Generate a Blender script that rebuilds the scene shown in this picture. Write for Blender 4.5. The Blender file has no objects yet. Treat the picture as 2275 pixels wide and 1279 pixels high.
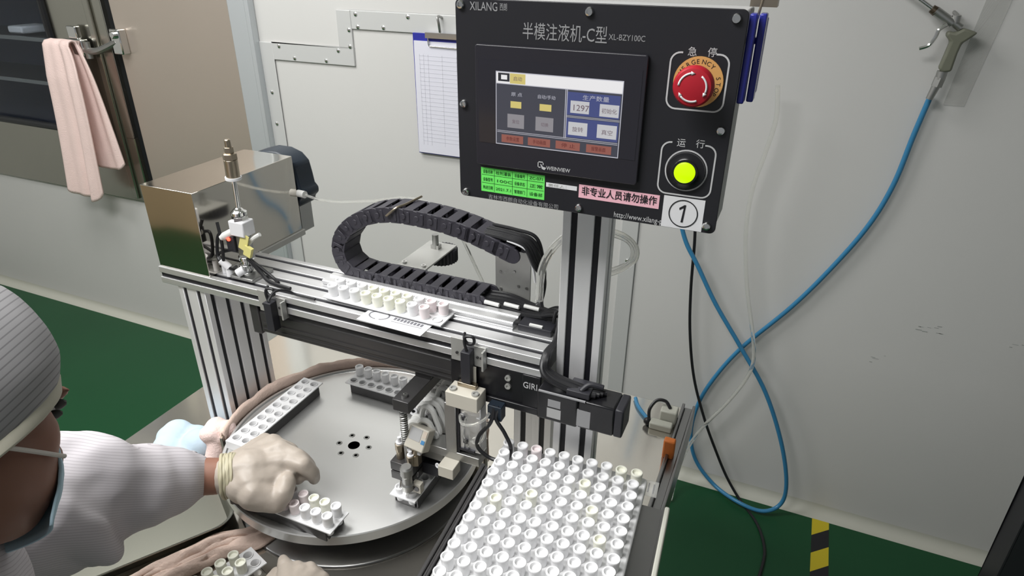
import bpy, bmesh, math, random
from mathutils import Vector, Matrix, noise

# ------------------------------------------------------------------ camera, world, lamps, exposure
S = bpy.context.scene
COL = S.collection
IMG_W, IMG_H, FPX = 2275, 1279, 1475.0
CAM = Vector((0, 0, 1.63))
YAW, PITCH, ROLL = (math.radians(a) for a in (23.24, 27.17, 0.52))
fw = Vector((-math.sin(YAW) * math.cos(PITCH), math.cos(YAW) * math.cos(PITCH), -math.sin(PITCH)))
rt = Vector((math.cos(YAW), math.sin(YAW), 0)); up = rt.cross(fw)
RT = rt * math.cos(ROLL) + up * math.sin(ROLL)
UP = -rt * math.sin(ROLL) + up * math.cos(ROLL)
cd = bpy.data.cameras.new('camera'); cam = bpy.data.objects.new('camera', cd); COL.objects.link(cam)
cd.sensor_width = 36; cd.lens = FPX / IMG_W * 36; cd.clip_start = 0.02; cd.clip_end = 50
cam.matrix_world = Matrix(((RT.x, UP.x, -fw.x, CAM.x), (RT.y, UP.y, -fw.y, CAM.y), (RT.z, UP.z, -fw.z, CAM.z), (0, 0, 0, 1)))
S.camera = cam
w = bpy.data.worlds.new('world'); S.world = w; w.use_nodes = True
w.node_tree.nodes['Background'].inputs[0].default_value = (0.93, 0.96, 1.0, 1)
w.node_tree.nodes['Background'].inputs[1].default_value = 0.255
def lamp(name, loc, aim, sx, sy, power, col=(1, 1, 1)):
    l = bpy.data.lights.new(name, 'AREA'); l.shape = 'RECTANGLE'; l.size = sx; l.size_y = sy; l.energy = power; l.color = col
    o = bpy.data.objects.new(name, l); COL.objects.link(o); o.location = loc
    o.rotation_euler = (Vector(aim) - Vector(loc)).to_track_quat('-Z', 'Y').to_euler(); return o
lamp('ceiling_lamp', (-1.62, 0.95, 2.62), (-1.62, 0.95, 0), 1.2, 0.6, 30, (1, 0.995, 0.975))
lamp('ceiling_lamp', (-3.0, 0.0, 2.62), (-3.0, 0.0, 0), 1.2, 0.6, 20, (1, 0.995, 0.98))
lamp('ceiling_lamp', (-0.95, -0.15, 2.62), (-0.95, -0.15, 0), 1.2, 0.6, 46, (1, 0.995, 0.98))
S.view_settings.view_transform = 'Standard'; S.view_settings.look = 'None'
S.view_settings.exposure = 0.0; S.view_settings.gamma = 1.0; S.view_settings.use_curve_mapping = False

def at(px, py, ax, val):
    """the point of the plane (axis ax = val) seen at pixel px, py of the 2275x1279 photograph"""
    d = RT * ((px - IMG_W / 2) / FPX) - UP * ((py - IMG_H / 2) / FPX) + fw
    return CAM + d * ((val - CAM[ax]) / d[ax])

# ------------------------------------------------------------------ materials
def mat(name, col, rough=0.5, metal=0.0, emit=None, es=1.0, bump=0, bscale=200, var=0.0, vscale=6, spec=None, aniso=0, trans=0, ior=1.45, sss=0, coat=0, alpha=1):
    m = bpy.data.materials.new(name); m.use_nodes = True
    nt = m.node_tree; b = nt.nodes['Principled BSDF']
    c = (*col, 1)
    b.inputs['Base Color'].default_value = c
    b.inputs['Roughness'].default_value = rough; b.inputs['Metallic'].default_value = metal
    b.inputs['IOR'].default_value = ior
    if spec is not None: b.inputs['Specular IOR Level'].default_value = spec
    if trans: b.inputs['Transmission Weight'].default_value = trans
    if coat: b.inputs['Coat Weight'].default_value = coat; b.inputs['Coat Roughness'].default_value = 0.08
    if sss:
        b.inputs['Subsurface Weight'].default_value = sss; b.inputs['Subsurface Radius'].default_value = (0.006, 0.005, 0.004); b.inputs['Subsurface Scale'].default_value = 1
    if emit: b.inputs['Emission Color'].default_value = (*emit, 1); b.inputs['Emission Strength'].default_value = es
    if alpha < 1: b.inputs['Alpha'].default_value = alpha
    if bump or var:
        tc = nt.nodes.new('ShaderNodeTexCoord')
    if var:
        n = nt.nodes.new('ShaderNodeTexNoise'); n.inputs['Scale'].default_value = vscale; n.inputs['Detail'].default_value = 4
        nt.links.new(tc.outputs['Object'], n.inputs['Vector'])
        mx = nt.nodes.new('ShaderNodeMix'); mx.data_type = 'RGBA'
        mx.inputs[6].default_value = tuple(max(0, x * (1 - var)) for x in col) + (1,)
        mx.inputs[7].default_value = tuple(min(1, x * (1 + var)) for x in col) + (1,)
        nt.links.new(n.outputs['Fac'], mx.inputs[0]); nt.links.new(mx.outputs[2], b.inputs['Base Color'])
    if bump:
        n = nt.nodes.new('ShaderNodeTexNoise'); n.inputs['Scale'].default_value = bscale; n.inputs['Detail'].default_value = 3 if bscale > 20 else 0
        nt.links.new(tc.outputs['Object'], n.inputs['Vector'])
        bp = nt.nodes.new('ShaderNodeBump'); bp.inputs['Strength'].default_value = bump; bp.inputs['Distance'].default_value = 0.002
        nt.links.new(n.outputs['Fac'], bp.inputs['Height']); nt.links.new(bp.outputs[0], b.inputs['Normal'])
    return m
def brushed(name, col, rough, axis, scale=600, amt=0.12, metal=0.6):
    """metal with fine streaks along one axis"""
    m = mat(name, col, rough, metal); nt = m.node_tree; b = nt.nodes['Principled BSDF']
    tc = nt.nodes.new('ShaderNodeTexCoord'); mp = nt.nodes.new('ShaderNodeMapping')
    s = [scale] * 3; s[axis] = 4; mp.inputs['Scale'].default_value = s
    n = nt.nodes.new('ShaderNodeTexNoise'); n.inputs['Scale'].default_value = 1; n.inputs['Detail'].default_value = 2
    nt.links.new(tc.outputs['Object'], mp.inputs[0]); nt.links.new(mp.outputs[0], n.inputs['Vector'])
    r = nt.nodes.new('ShaderNodeMapRange'); r.inputs[3].default_value = max(0.02, rough - amt); r.inputs[4].default_value = rough + amt
    nt.links.new(n.outputs['Fac'], r.inputs[0]); nt.links.new(r.outputs[0], b.inputs['Roughness'])
    return m
def striped(name, c1, c2, d_, period, width, rough=0.8, warp=0.0):
    """fabric with thin lines, period in metres along direction d_"""
    m = mat(name, c1, rough); nt = m.node_tree; b = nt.nodes['Principled BSDF']
    tc = nt.nodes.new('ShaderNodeTexCoord'); dt = nt.nodes.new('ShaderNodeVectorMath'); dt.operation = 'DOT_PRODUCT'; dt.inputs[1].default_value = Vector(d_).normalized(); nt.links.new(tc.outputs['Object'], dt.inputs[0])
    src = dt.outputs['Value']
    if warp:
        n = nt.nodes.new('ShaderNodeTexNoise'); n.inputs['Scale'].default_value = 9; nt.links.new(tc.outputs['Object'], n.inputs['Vector'])
        ma = nt.nodes.new('ShaderNodeMath'); ma.operation = 'MULTIPLY_ADD'; ma.inputs[1].default_value = warp
        nt.links.new(n.outputs['Fac'], ma.inputs[0]); nt.links.new(src, ma.inputs[2]); src = ma.outputs[0]
    d = nt.nodes.new('ShaderNodeMath'); d.operation = 'DIVIDE'; d.inputs[1].default_value = period; nt.links.new(src, d.inputs[0])
    f = nt.nodes.new('ShaderNodeMath'); f.operation = 'FRACT'; nt.links.new(d.outputs[0], f.inputs[0])
    l = nt.nodes.new('ShaderNodeMath'); l.operation = 'LESS_THAN'; l.inputs[1].default_value = width; nt.links.new(f.outputs[0], l.inputs[0])
    mx = nt.nodes.new('ShaderNodeMix'); mx.data_type = 'RGBA'; mx.inputs[6].default_value = (*c1, 1); mx.inputs[7].default_value = (*c2, 1)
    nt.links.new(l.outputs[0], mx.inputs[0]); nt.links.new(mx.outputs[2], b.inputs['Base Color'])
    return m

M = dict(
    wall=mat('wall_paint', (0.61, 0.605, 0.592), 0.42, var=0.05, vscale=1.5),
    ceiling=mat('ceiling_paint', (0.8, 0.8, 0.78), 0.8),
    floor=mat('green_epoxy', (0.012, 0.068, 0.027), 0.38, spec=0.3, var=0.12, vscale=2.5),
    coving=mat('coving', (0.50, 0.50, 0.44), 0.5),
    trim=mat('trim_aluminium', (0.56, 0.565, 0.56), 0.42, 0.1),
    profile_trim=mat('profile_trim', (0.55, 0.58, 0.60), 0.35, 0.4),
    alu=brushed('brushed_aluminium', (0.80, 0.80, 0.81), 0.36, 0, 500, 0.12, 0.8),
    aluz=brushed('brushed_aluminium_upright', (0.84, 0.84, 0.85), 0.5, 2, 500),
    recess_shade=mat('recess_shade_black', (0.008, 0.008, 0.012), 0.5),  # black standing in for shade inside slots, holes and gaps
    steel=mat('polished_steel', (0.70, 0.68, 0.65), 0.10, 1.0),
    steel_table=mat('table_steel', (0.72, 0.69, 0.63), 0.12, 0.88, var=0.06, vscale=3),
    disc=mat('disc_steel', (0.74, 0.74, 0.735), 0.33, 0.85, var=0.04, vscale=5),
    steel_door=mat('cabinet_steel', (0.44, 0.43, 0.38), 0.26, 1.0, var=0.05, vscale=3),
    steel_panel=mat('cabinet_panel', (0.62, 0.54, 0.47), 0.42, 0.75, var=0.05, vscale=2),
    mirror=mat('mirror_steel', (0.66, 0.63, 0.58), 0.07, 1.0, bump=0.8, bscale=8),
    chrome=mat('chrome', (0.75, 0.75, 0.74), 0.12, 1.0),
    dullsteel=mat('dull_steel', (0.42, 0.42, 0.41), 0.4, 1.0),
    zinc=mat('zinc_plate', (0.50, 0.50, 0.48), 0.45, 0.6),
    brass=mat('aged_brass', (0.42, 0.36, 0.28), 0.35, 1.0),
    darkbrass=mat('dark_brass', (0.14, 0.11, 0.08), 0.4, 1.0),
    black=mat('black_plastic', (0.022, 0.022, 0.028), 0.45),
    chain=mat('chain_plastic', (0.036, 0.034, 0.045), 0.5, bump=0.15, bscale=500),
    railsteel=mat('rail_steel', (0.30, 0.30, 0.30), 0.3, 1.0),
    basesteel=mat('base_steel', (0.20, 0.20, 0.20), 0.3, 1.0),
    gloss=mat('gloss_black', (0.012, 0.012, 0.014), 0.25),
    panel=mat('panel_black', (0.018, 0.018, 0.022), 0.36),
    hmi=mat('screen_bezel', (0.022, 0.021, 0.028), 0.28),
    glass_black=mat('screen_glass', (0.020, 0.019, 0.026), 0.14, coat=0.3),
    boxgrey=mat('enclosure_grey', (0.42, 0.42, 0.42), 0.5),
    anod=mat('anodised_black', (0.065, 0.063, 0.064), 0.33, 0.45),
    beige=mat('beige_block', (0.56, 0.53, 0.46), 0.4),
    white=mat('white_plastic', (0.86, 0.86, 0.87), 0.38),
    cream=mat('cream_plastic', (0.85, 0.85, 0.75), 0.38),
    pinkish=mat('pinkish_plastic', (0.85, 0.77, 0.78), 0.38),
    strip=mat('strip_plastic', (0.82, 0.82, 0.83), 0.4),
    tube=mat('translucent_tube', (0.93, 0.93, 0.90), 0.12, trans=0.85, ior=1.3),
    silicone=mat('silicone_tube', (0.80, 0.80, 0.78), 0.3, trans=0.1),
    blue=mat('blue_hose', (0.04, 0.21, 0.40), 0.3),
    cable=mat('black_cable', (0.012, 0.012, 0.014), 0.4),
    folder=mat('blue_folder', (0.03, 0.035, 0.30), 0.25),
    paper=mat('paper', (0.68, 0.68, 0.76), 0.7),
    red=mat('red_button', (0.42, 0.012, 0.025), 0.4),
    orange=mat('orange_plate', (0.66, 0.36, 0.12), 0.5),
    led=mat('green_lamp', (0.08, 0.15, 0.0), 0.3, emit=(0.62, 0.98, 0.0), es=1.0),
    redled=mat('red_led', (0.8, 0.05, 0.02), 0.3, emit=(1.0, 0.06, 0.03), es=4),
    ink=mat('white_ink', (0.55, 0.55, 0.56), 0.5),
    greyink=mat('grey_ink', (0.30, 0.30, 0.31), 0.5),
    blackink=mat('black_ink', (0.012, 0.012, 0.015), 0.6),
    green_label=mat('green_label', (0.17, 0.86, 0.14), 0.6),
    green_ink=mat('dark_green_ink', (0.015, 0.10, 0.02), 0.6),
    pink_label=mat('pink_label', (0.90, 0.50, 0.58), 0.6),
    white_label=mat('white_label', (0.76, 0.76, 0.78), 0.5),
    yellow=mat('yellow_tape', (0.55, 0.44, 0.02), 0.45),
    yellow_tag=mat('yellow_tag', (0.72, 0.66, 0.25), 0.5),
    towel=mat('pink_towel', (0.86, 0.67, 0.63), 0.9, bump=0.7, bscale=260, var=0.10, vscale=9),
    rag=mat('peach_cloth', (0.74, 0.57, 0.49), 0.9, bump=0.6, bscale=240, var=0.18, vscale=12),
    wipe=mat('blue_wipe', (0.46, 0.57, 0.66), 0.9, bump=0.3, bscale=120, var=0.08, vscale=20),
    skin=mat('skin', (0.27, 0.13, 0.09), 0.5, sss=0.1, var=0.12, vscale=14),
    glove=mat('latex_glove', (0.42, 0.365, 0.315), 0.42, sss=0.15, bump=0.25, bscale=90, var=0.06, vscale=25),
    glovecuff=mat('latex_cuff', (0.48, 0.44, 0.31), 0.42, sss=0.1),
    gown=striped('gown_fabric', (0.58, 0.55, 0.58), (0.46, 0.43, 0.46), (-0.10, 0.62, 0.78), 0.0034, 0.22, warp=0.012),
    cap=striped('cap_fabric', (0.30, 0.295, 0.305), (0.185, 0.18, 0.19), (0.707, 0.342, -1.065), 0.0062, 0.2),
    hem=mat('cap_hem', (0.48, 0.46, 0.38), 0.8),
    mask=mat('blue_mask', (0.42, 0.58, 0.68), 0.8),
    elastic=mat('white_elastic', (0.66, 0.62, 0.58), 0.8),
    hair=mat('black_hair', (0.01, 0.009, 0.009), 0.5),
    eye=mat('eye_white', (0.7, 0.68, 0.65), 0.25),
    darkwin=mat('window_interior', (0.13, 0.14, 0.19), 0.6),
    gasket=mat('black_rubber', (0.012, 0.013, 0.015), 0.35),
    glass=mat('clear_glass', (0.75, 0.8, 0.85), 0.03, trans=1.0, ior=1.2),
    clear=mat('clear_plastic', (0.75, 0.75, 0.72), 0.15, alpha=0.3),
    gun=mat('gun_grey', (0.16, 0.165, 0.125), 0.5),
    orangebit=mat('orange_plastic', (0.62, 0.17, 0.03), 0.5),
    pump=mat('pump_blue_black', (0.012, 0.020, 0.032), 0.4),
    wood=mat('dark_frame', (0.02, 0.02, 0.024), 0.5),
    towel2=mat('cuff_towel', (0.7, 0.55, 0.52), 0.9),
    smudge=mat('wall_smudge', (0.36, 0.37, 0.36), 0.5),
)

# ------------------------------------------------------------------ mesh helpers
Z = Vector((0, 0, 1))
def frame(d):
    d = Vector(d).normalized(); a = Vector((1, 0, 0)) if abs(d.x) < 0.8 else Vector((0, 1, 0))
    u = d.cross(a).normalized(); return u, d.cross(u)
def spline(pts, n=8, closed=False):
    P = [Vector(p) for p in pts]; out = []; k = len(P)
    for i in range(k if closed else k - 1):
        if closed: a, b, c, d = P[i - 1], P[i], P[(i + 1) % k], P[(i + 2) % k]
        else: a, b, c, d = P[max(i - 1, 0)], P[i], P[i + 1], P[min(i + 2, k - 1)]
        for j in range(n):
            t = j / n
            out.append(0.5 * ((2 * b) + (c - a) * t + (2 * a - 5 * b + 4 * c - d) * t * t + (3 * b - a - 3 * c + d) * t ** 3))
    if not closed: out.append(P[-1].copy())
    return out
LOC = {}
class MB:
    def __init__(s): s.v = []; s.f = []; s.m = []; s.cur = 0
    def mi(s, i): s.cur = i; return s
    def add(s, vs, fs):
        o = len(s.v); s.v += [Vector(p) for p in vs]; s.f += [[i + o for i in f] for f in fs]; s.m += [s.cur] * len(fs); return s
    def box(s, c, d, R=None):
        c = Vector(c); vs = []
        for i in range(8):
            p = Vector((d[0] * (0.5 if i & 1 else -0.5), d[1] * (0.5 if i & 2 else -0.5), d[2] * (0.5 if i & 4 else -0.5)))
            vs.append(c + (R @ p if R else p))
        return s.add(vs, [(0, 2, 3, 1), (4, 5, 7, 6), (0, 1, 5, 4), (2, 6, 7, 3), (0, 4, 6, 2), (1, 3, 7, 5)])
    def bb(s, x0, x1, y0, y1, z0, z1):
        return s.box(((x0 + x1) / 2, (y0 + y1) / 2, (z0 + z1) / 2), (abs(x1 - x0), abs(y1 - y0), abs(z1 - z0)))
    def cyl(s, p0, p1, r0, r1=None, n=20):
        return s.loft([p0, p1], [r0, r0 if r1 is None else r1], n)
    def loft(s, pts, radii, n=12, closed=False, el=None, capends=True):
        """sweep of circles; el = (sx, sy, xdir) gives elliptical sections"""
        P = [Vector(p) for p in pts]; k = len(P); vs = []; u = None
        for i in range(k):
            if closed: t = P[(i + 1) % k] - P[i - 1]
            else: t = P[min(i + 1, k - 1)] - P[max(i - 1, 0)]
            t.normalize()
            if u is None: u, w_ = frame(t)
            else:
                u = (u - t * u.dot(t)); u = u.normalized() if u.length > 1e-6 else frame(t)[0]
            w_ = t.cross(u); r = radii[i] if isinstance(radii, (list, tuple)) else radii
            for j in range(n):
                a = 2 * math.pi * j / n
                vs.append(P[i] + u * (r * math.cos(a)) + w_ * (r * math.sin(a)))
        fs = []
        for i in range(k if closed else k - 1):
            i2 = (i + 1) % k
            for j in range(n): fs.append((i * n + j, i * n + (j + 1) % n, i2 * n + (j + 1) % n, i2 * n + j))
        if not closed and capends: fs.append(tuple(range(n - 1, -1, -1))); fs.append(tuple(range((k - 1) * n, k * n)))
        return s.add(vs, fs)
    def tube(s, pts, r, n=10, sm=8, closed=False): return s.loft(spline(pts, sm, closed), r, n, closed)
    def lathe(s, prof, o=(0, 0, 0), ax=Z, n=28, u=None, ell=(1, 1), ends=True):
        o = Vector(o); ax = Vector(ax).normalized()
        if u is None: u, w_ = frame(ax)
        else: u = Vector(u).normalized(); w_ = ax.cross(u)
        vs = []
        for r, z in prof:
            for j in range(n):
                a = 2 * math.pi * j / n; vs.append(o + ax * z + u * (r * ell[0] * math.cos(a)) + w_ * (r * ell[1] * math.sin(a)))
        fs = []; k = len(prof)
        for i in range(k - 1):
            for j in range(n): fs.append((i * n + j, i * n + (j + 1) % n, (i + 1) * n + (j + 1) % n, (i + 1) * n + j))
        if ends and prof[0][0] > 1e-6: fs.append(tuple(range(n - 1, -1, -1)))
        if ends and prof[-1][0] > 1e-6: fs.append(tuple(range((k - 1) * n, k * n)))
        return s.add(vs, fs)
    def prism(s, poly, o, u, v, d):
        """polygon (2d points in u, v) extruded by vector d"""
        o, u, v, d = Vector(o), Vector(u), Vector(v), Vector(d); n = len(poly)
        a = [o + u * p[0] + v * p[1] for p in poly]; vs = a + [p + d for p in a]
        fs = [tuple(range(n - 1, -1, -1)), tuple(range(n, 2 * n))] + [(i, (i + 1) % n, n + (i + 1) % n, n + i) for i in range(n)]
        return s.add(vs, fs)
    def grid(s, rows, closed_u=False):
        k, n = len(rows), len(rows[0]); vs = [p for r in rows for p in r]; fs = []
        for i in range(k - 1):
            for j in range(n if closed_u else n - 1):
                j2 = (j + 1) % n; fs.append((i * n + j, i * n + j2, (i + 1) * n + j2, (i + 1) * n + j))
        return s.add(vs, fs)
    def ball(s, c, r, n=16, R=None):
        """ellipsoid, r = number or (rx, ry, rz)"""
        rr = r if isinstance(r, (tuple, list)) else (r, r, r); c = Vector(c); rows = []
        for i in range(n // 2 + 1):
            th = math.pi * i / (n // 2); row = []
            for j in range(n):
                a = 2 * math.pi * j / n
                p = Vector((rr[0] * math.sin(th) * math.cos(a), rr[1] * math.sin(th) * math.sin(a), -rr[2] * math.cos(th)))
                row.append(c + (R @ p if R else p))
            rows.append(row)
        return s.grid(rows, True)
    def cap(s, a, b, ra, rb, n=14):
        """tapered capsule (closed)"""
        a, b = Vector(a), Vector(b); d = (b - a); L = d.length; d = d / L if L else Z.copy(); u, w_ = frame(d); P = []; R_ = []
        for i in range(5): t = math.pi / 2 * (1 - i / 5); P.append(a - d * ra * math.sin(t)); R_.append(max(1e-5, ra * math.cos(t)))
        P.append(a); R_.append(ra); P.append(b); R_.append(rb)
        for i in range(1, 6): t = math.pi / 2 * i / 5; P.append(b + d * rb * math.sin(t)); R_.append(max(1e-5, rb * math.cos(t)))
        rows = [[p + u * (r * math.cos(2 * math.pi * j / n)) + w_ * (r * math.sin(2 * math.pi * j / n)) for j in range(n)] for p, r in zip(P, R_)]
        return s.grid(rows, True)
    def xf(s, Mx): s.v = [Mx @ p for p in s.v]; return s
    def shift(s, d): d = Vector(d); s.v = [p + d for p in s.v]; return s
    def mesh(s, name, off=Vector()):
        me = bpy.data.meshes.new(name); me.from_pydata([tuple(p - off) for p in s.v], [], [tuple(f) for f in s.f]); me.update(); me.polygons.foreach_set('material_index', s.m)
        bm = bmesh.new(); bm.from_mesh(me); bmesh.ops.remove_doubles(bm, verts=bm.verts, dist=1e-6); bmesh.ops.recalc_face_normals(bm, faces=bm.faces); bm.to_mesh(me); bm.free()
        return me
    def build(s, name, mats, parent=None, bev=0, seg=2, sharp=35, sub=0):
        off = LOC.get(parent.name, Vector()) if parent else Vector()
        me = s.mesh(name, off)
        for m in (mats if isinstance(mats, (list, tuple)) else [mats]): me.materials.append(m)
        me.shade_smooth(); me.set_sharp_from_angle(angle=math.radians(sharp))
        o = bpy.data.objects.new(name, me); COL.objects.link(o)
        if parent: o.parent = parent; LOC[o.name] = off
        else: LOC[o.name] = Vector()
        if bev:
            b = o.modifiers.new('bevel', 'BEVEL'); b.width = bev; b.segments = seg; b.limit_method = 'ANGLE'; b.angle_limit = math.radians(35)
        if sub: b = o.modifiers.new('sub', 'SUBSURF'); b.levels = b.render_levels = sub
        return o
def each(name, m, parent, mbs, **k):
    for b in mbs: b.build(name, m, parent, **k)
def remesh(mb, voxel, smooth=6, fac=0.5):
    """the closed shapes of mb fused into one continuous surface"""
    me = mb.mesh('tmp'); o = bpy.data.objects.new('tmp', me); COL.objects.link(o)
    r = o.modifiers.new('r', 'REMESH'); r.mode = 'VOXEL'; r.voxel_size = voxel
    if smooth: q = o.modifiers.new('s', 'SMOOTH'); q.iterations = smooth; q.factor = fac
    e = o.evaluated_get(bpy.context.evaluated_depsgraph_get()); m2 = e.to_mesh()
    out = MB(); out.add([v.co.copy() for v in m2.vertices], [tuple(p.vertices) for p in m2.polygons])
    e.to_mesh_clear(); bpy.data.objects.remove(o); bpy.data.meshes.remove(me); return out
def tag(o, label=None, cat=None, group=None, kind=None):
    if label: o['label'] = label
    if cat: o['category'] = cat
    if group: o['group'] = group
    if kind: o['kind'] = kind
    return o
def thing(name, loc, label, cat, group=None):
    o = bpy.data.objects.new(name, None); COL.objects.link(o); o.location = loc; o.empty_display_size = 0.02
    LOC[o.name] = Vector(loc); return tag(o, label, cat, group)
def struct(name, mb, m, **k): return tag(mb.build(name, m, **k), kind='structure')
_tx = {}
def text(mb, s, o, h, u=(1, 0, 0), v=(0, 0, 1), align='LEFT', width=None, bold=0.0, shear=0):
    """lettering as thin solid mesh; o = left (or centre) of the baseline, h = capital height, width = fit to this length"""
    key = (s, align, bold)
    if key not in _tx:
        c = bpy.data.curves.new('t', 'FONT'); c.body = s; c.align_x = align; c.extrude = 0.012; c.offset = bold; c.resolution_u = 3
        ob = bpy.data.objects.new('t', c); COL.objects.link(ob)
        e = ob.evaluated_get(bpy.context.evaluated_depsgraph_get()); me = e.to_mesh()
        _tx[key] = ([x.co.copy() for x in me.vertices], [tuple(p.vertices) for p in me.polygons])
        e.to_mesh_clear(); bpy.data.objects.remove(ob)
    vs, fs = _tx[key]
    if not vs: return mb
    u, v, o = Vector(u).normalized(), Vector(v).normalized(), Vector(o); n = u.cross(v)
    k = h / 0.72; kx = k
    if width:
        xs = [p.x for p in vs]; kx = width / max(1e-6, max(xs) - min(xs))
    th = min(k, 0.02)
    return mb.add([o + u * (p.x * kx + shear * p.y * k) + v * (p.y * k) + n * (p.z * th + 0.00012) for p in vs], fs)
# ------------------------------------------------------------------ the room
YW = 1.862
m = MB().bb(-4.2, 2.6, -2.2, YW, -0.1, 0); struct('floor', m, M['floor'])
m = MB().bb(-4.2, -1.80, YW, YW + 0.1, 0, 0.645).bb(-1.80, 2.6, YW, YW + 0.1, 0, 2.7).bb(-4.2, -1.80, YW, YW + 0.1, 2.3, 2.7); struct('wall_back', m, M['wall'])
m = MB().bb(-4.3, -4.2, -2.2, YW + 0.6, 0, 2.7); struct('wall_left', m, M['wall'])
m = MB().bb(2.6, 2.7, -2.2, YW + 0.1, 0, 2.7); struct('wall_right', m, M['wall'])
m = MB().bb(-4.2, 2.6, -2.2, YW, 2.7, 2.8); struct('ceiling', m, M['ceiling'])
m = MB().bb(-4.2, -0.9, -1.45, -1.35, 0, 0.95); struct('added_reflector_front', m, mat('reflector_beige', (0.62, 0.46, 0.29), 0.6))  # unseen warm board, added to be reflected in the mirror box
cov = [(0, 0)] + [(0.035 - 0.035 * math.sin(a), 0.035 - 0.035 * math.cos(a)) for a in [i * math.pi / 16 for i in range(9)]]
m = MB().prism([(-p[0], p[1]) for p in cov], (-4.2, YW, 0), (0, 1, 0), (0, 0, 1), (6.8, 0, 0)); struct('baseboard_back', m, M['coving'], sharp=60)

# steel cabinet built into the left of the wall
YC = YW - 0.012
cab = thing('steel_cabinet', (-2.9, YW, 0.645), 'large stainless steel cabinet in the wall at the far left, dark window in its door', 'cabinet')
def W(px, py, y=YC): return at(px, py, 1, y)
XS = -2.475                                  # the seam beside the door
m = MB().bb(-2.428, -1.842, YC, YW + 0.02, 0.645, 2.3); m.build('side_panel', M['steel_panel'], cab, bev=0.004)
m = MB().bb(XS, -2.428, YC + 0.02, YW + 0.06, 0.645, 2.3); m.build('seam', M['gasket'], cab)
wx1, wz0 = -2.80, 0.925
door = MB()
door.bb(-4.15, XS, YC, YW + 0.02, 0.645, wz0).bb(wx1, XS, YC, YW + 0.02, wz0, 2.3).build('door', M['steel_door'], cab, bev=0.004)
door = [o for o in cab.children if o.name.startswith('door')][0]
m = MB().bb(XS - 0.085, XS - 0.055, YC - 0.010, YC, 0.66, 2.3); m.build('door_rib', M['steel_door'], door, bev=0.003)
# window: gasket, pane, dark interior with shelf rails
g = 0.022
m = MB(); pts = [(-4.1, wz0)] + [(wx1 - 0.06 + 0.06 * math.sin(a), wz0 + 0.06 - 0.06 * math.cos(a)) for a in [i * math.pi / 12 for i in range(7)]] + [(wx1, 2.25)]
m.tube([(x, YC - 0.004, z) for x, z in pts], 0.015, 10, 1); m.build('window_gasket', M['gasket'], cab)
m = MB().bb(-4.1, wx1, YC + 0.012, YC + 0.02, wz0, 2.28); m.build('window_pane', M['glass'], cab)
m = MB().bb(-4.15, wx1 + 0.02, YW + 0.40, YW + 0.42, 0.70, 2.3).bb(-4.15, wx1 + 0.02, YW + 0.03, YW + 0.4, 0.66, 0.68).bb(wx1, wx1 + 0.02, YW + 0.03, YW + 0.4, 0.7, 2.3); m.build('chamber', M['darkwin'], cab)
for k, z in enumerate((1.08, 1.26, 1.44, 1.62)):
    m = MB().bb(-4.1, wx1, YW + 0.06, YW + 0.075, z, z + 0.016).bb(-4.1, wx1, YW + 0.075, YW + 0.38, z, z + 0.004); m.build('shelf', M['dullsteel'], cab)
for px, py, z in ((70, 45, 1.46), (105, 178, 1.28)):
    p = W(px, py, YW + 0.16); m = MB().bb(p.x - 0.05, p.x + 0.045, YW + 0.09, YW + 0.22, z, z + 0.03)
    tag(m.build('folded_cloth', M['white_label'], bev=0.008), 'small white bundle on the %s visible shelf behind the cabinet window' % ('upper' if z > 1.4 else 'lower'), 'cloth', 'white bundles behind the cabinet window')

# lever latch across the seam
p0, p1 = W(172, 100), W(272, 88)
YL = YC - 0.0112
la = thing('lever_latch', (p0.x, YC, p0.z), 'chrome lever latch holding the steel cabinet door shut, beside the pink towel', 'latch')
m = MB().bb(p0.x - 0.02, p0.x + 0.085, YL - 0.031, YL, p0.z - 0.03, p0.z + 0.028).bb(p0.x + 0.01, p0.x + 0.06, YL - 0.024, YL, p0.z + 0.028, p0.z + 0.075); m.build('latch_body', M['chrome'], la, bev=0.004)
m = MB().tube([(p0.x + 0.08, YC - 0.03, p0.z - 0.012), (p0.x + 0.16, YC - 0.034, p0.z - 0.008), (p1.x, YC - 0.022, p1.z - 0.005)], 0.013, 10); m.cyl((p0.x + 0.10, YC - 0.032, p0.z - 0.04), (p0.x + 0.10, YC - 0.032, p0.z + 0.02), 0.012); m.build('lever', M['dullsteel'], la)
m = MB().bb(p1.x - 0.02, p1.x + 0.03, YL - 0.022, YC - 0.0002, p1.z - 0.05, p1.z + 0.04).cyl((p1.x + 0.005, YC - 0.03, p1.z + 0.02), (p1.x + 0.005, YC - 0.045, p1.z + 0.02), 0.014); m.build('keeper', M['chrome'], la, bev=0.004)
m = MB().tube([(p0.x - 0.005, YC - 0.02, p0.z - 0.02), (p0.x - 0.04, YC - 0.058, p0.z - 0.010), (p0.x - 0.10, YC - 0.060, p0.z - 0.008), (p0.x - 0.125, YC - 0.03, p0.z - 0.008)], 0.011, 10); m.bb(p0.x - 0.135, p0.x - 0.115, YL - 0.024, YC - 0.0002, p0.z - 0.02, p0.z + 0.005); m.build('handle', M['chrome'], la)

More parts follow.
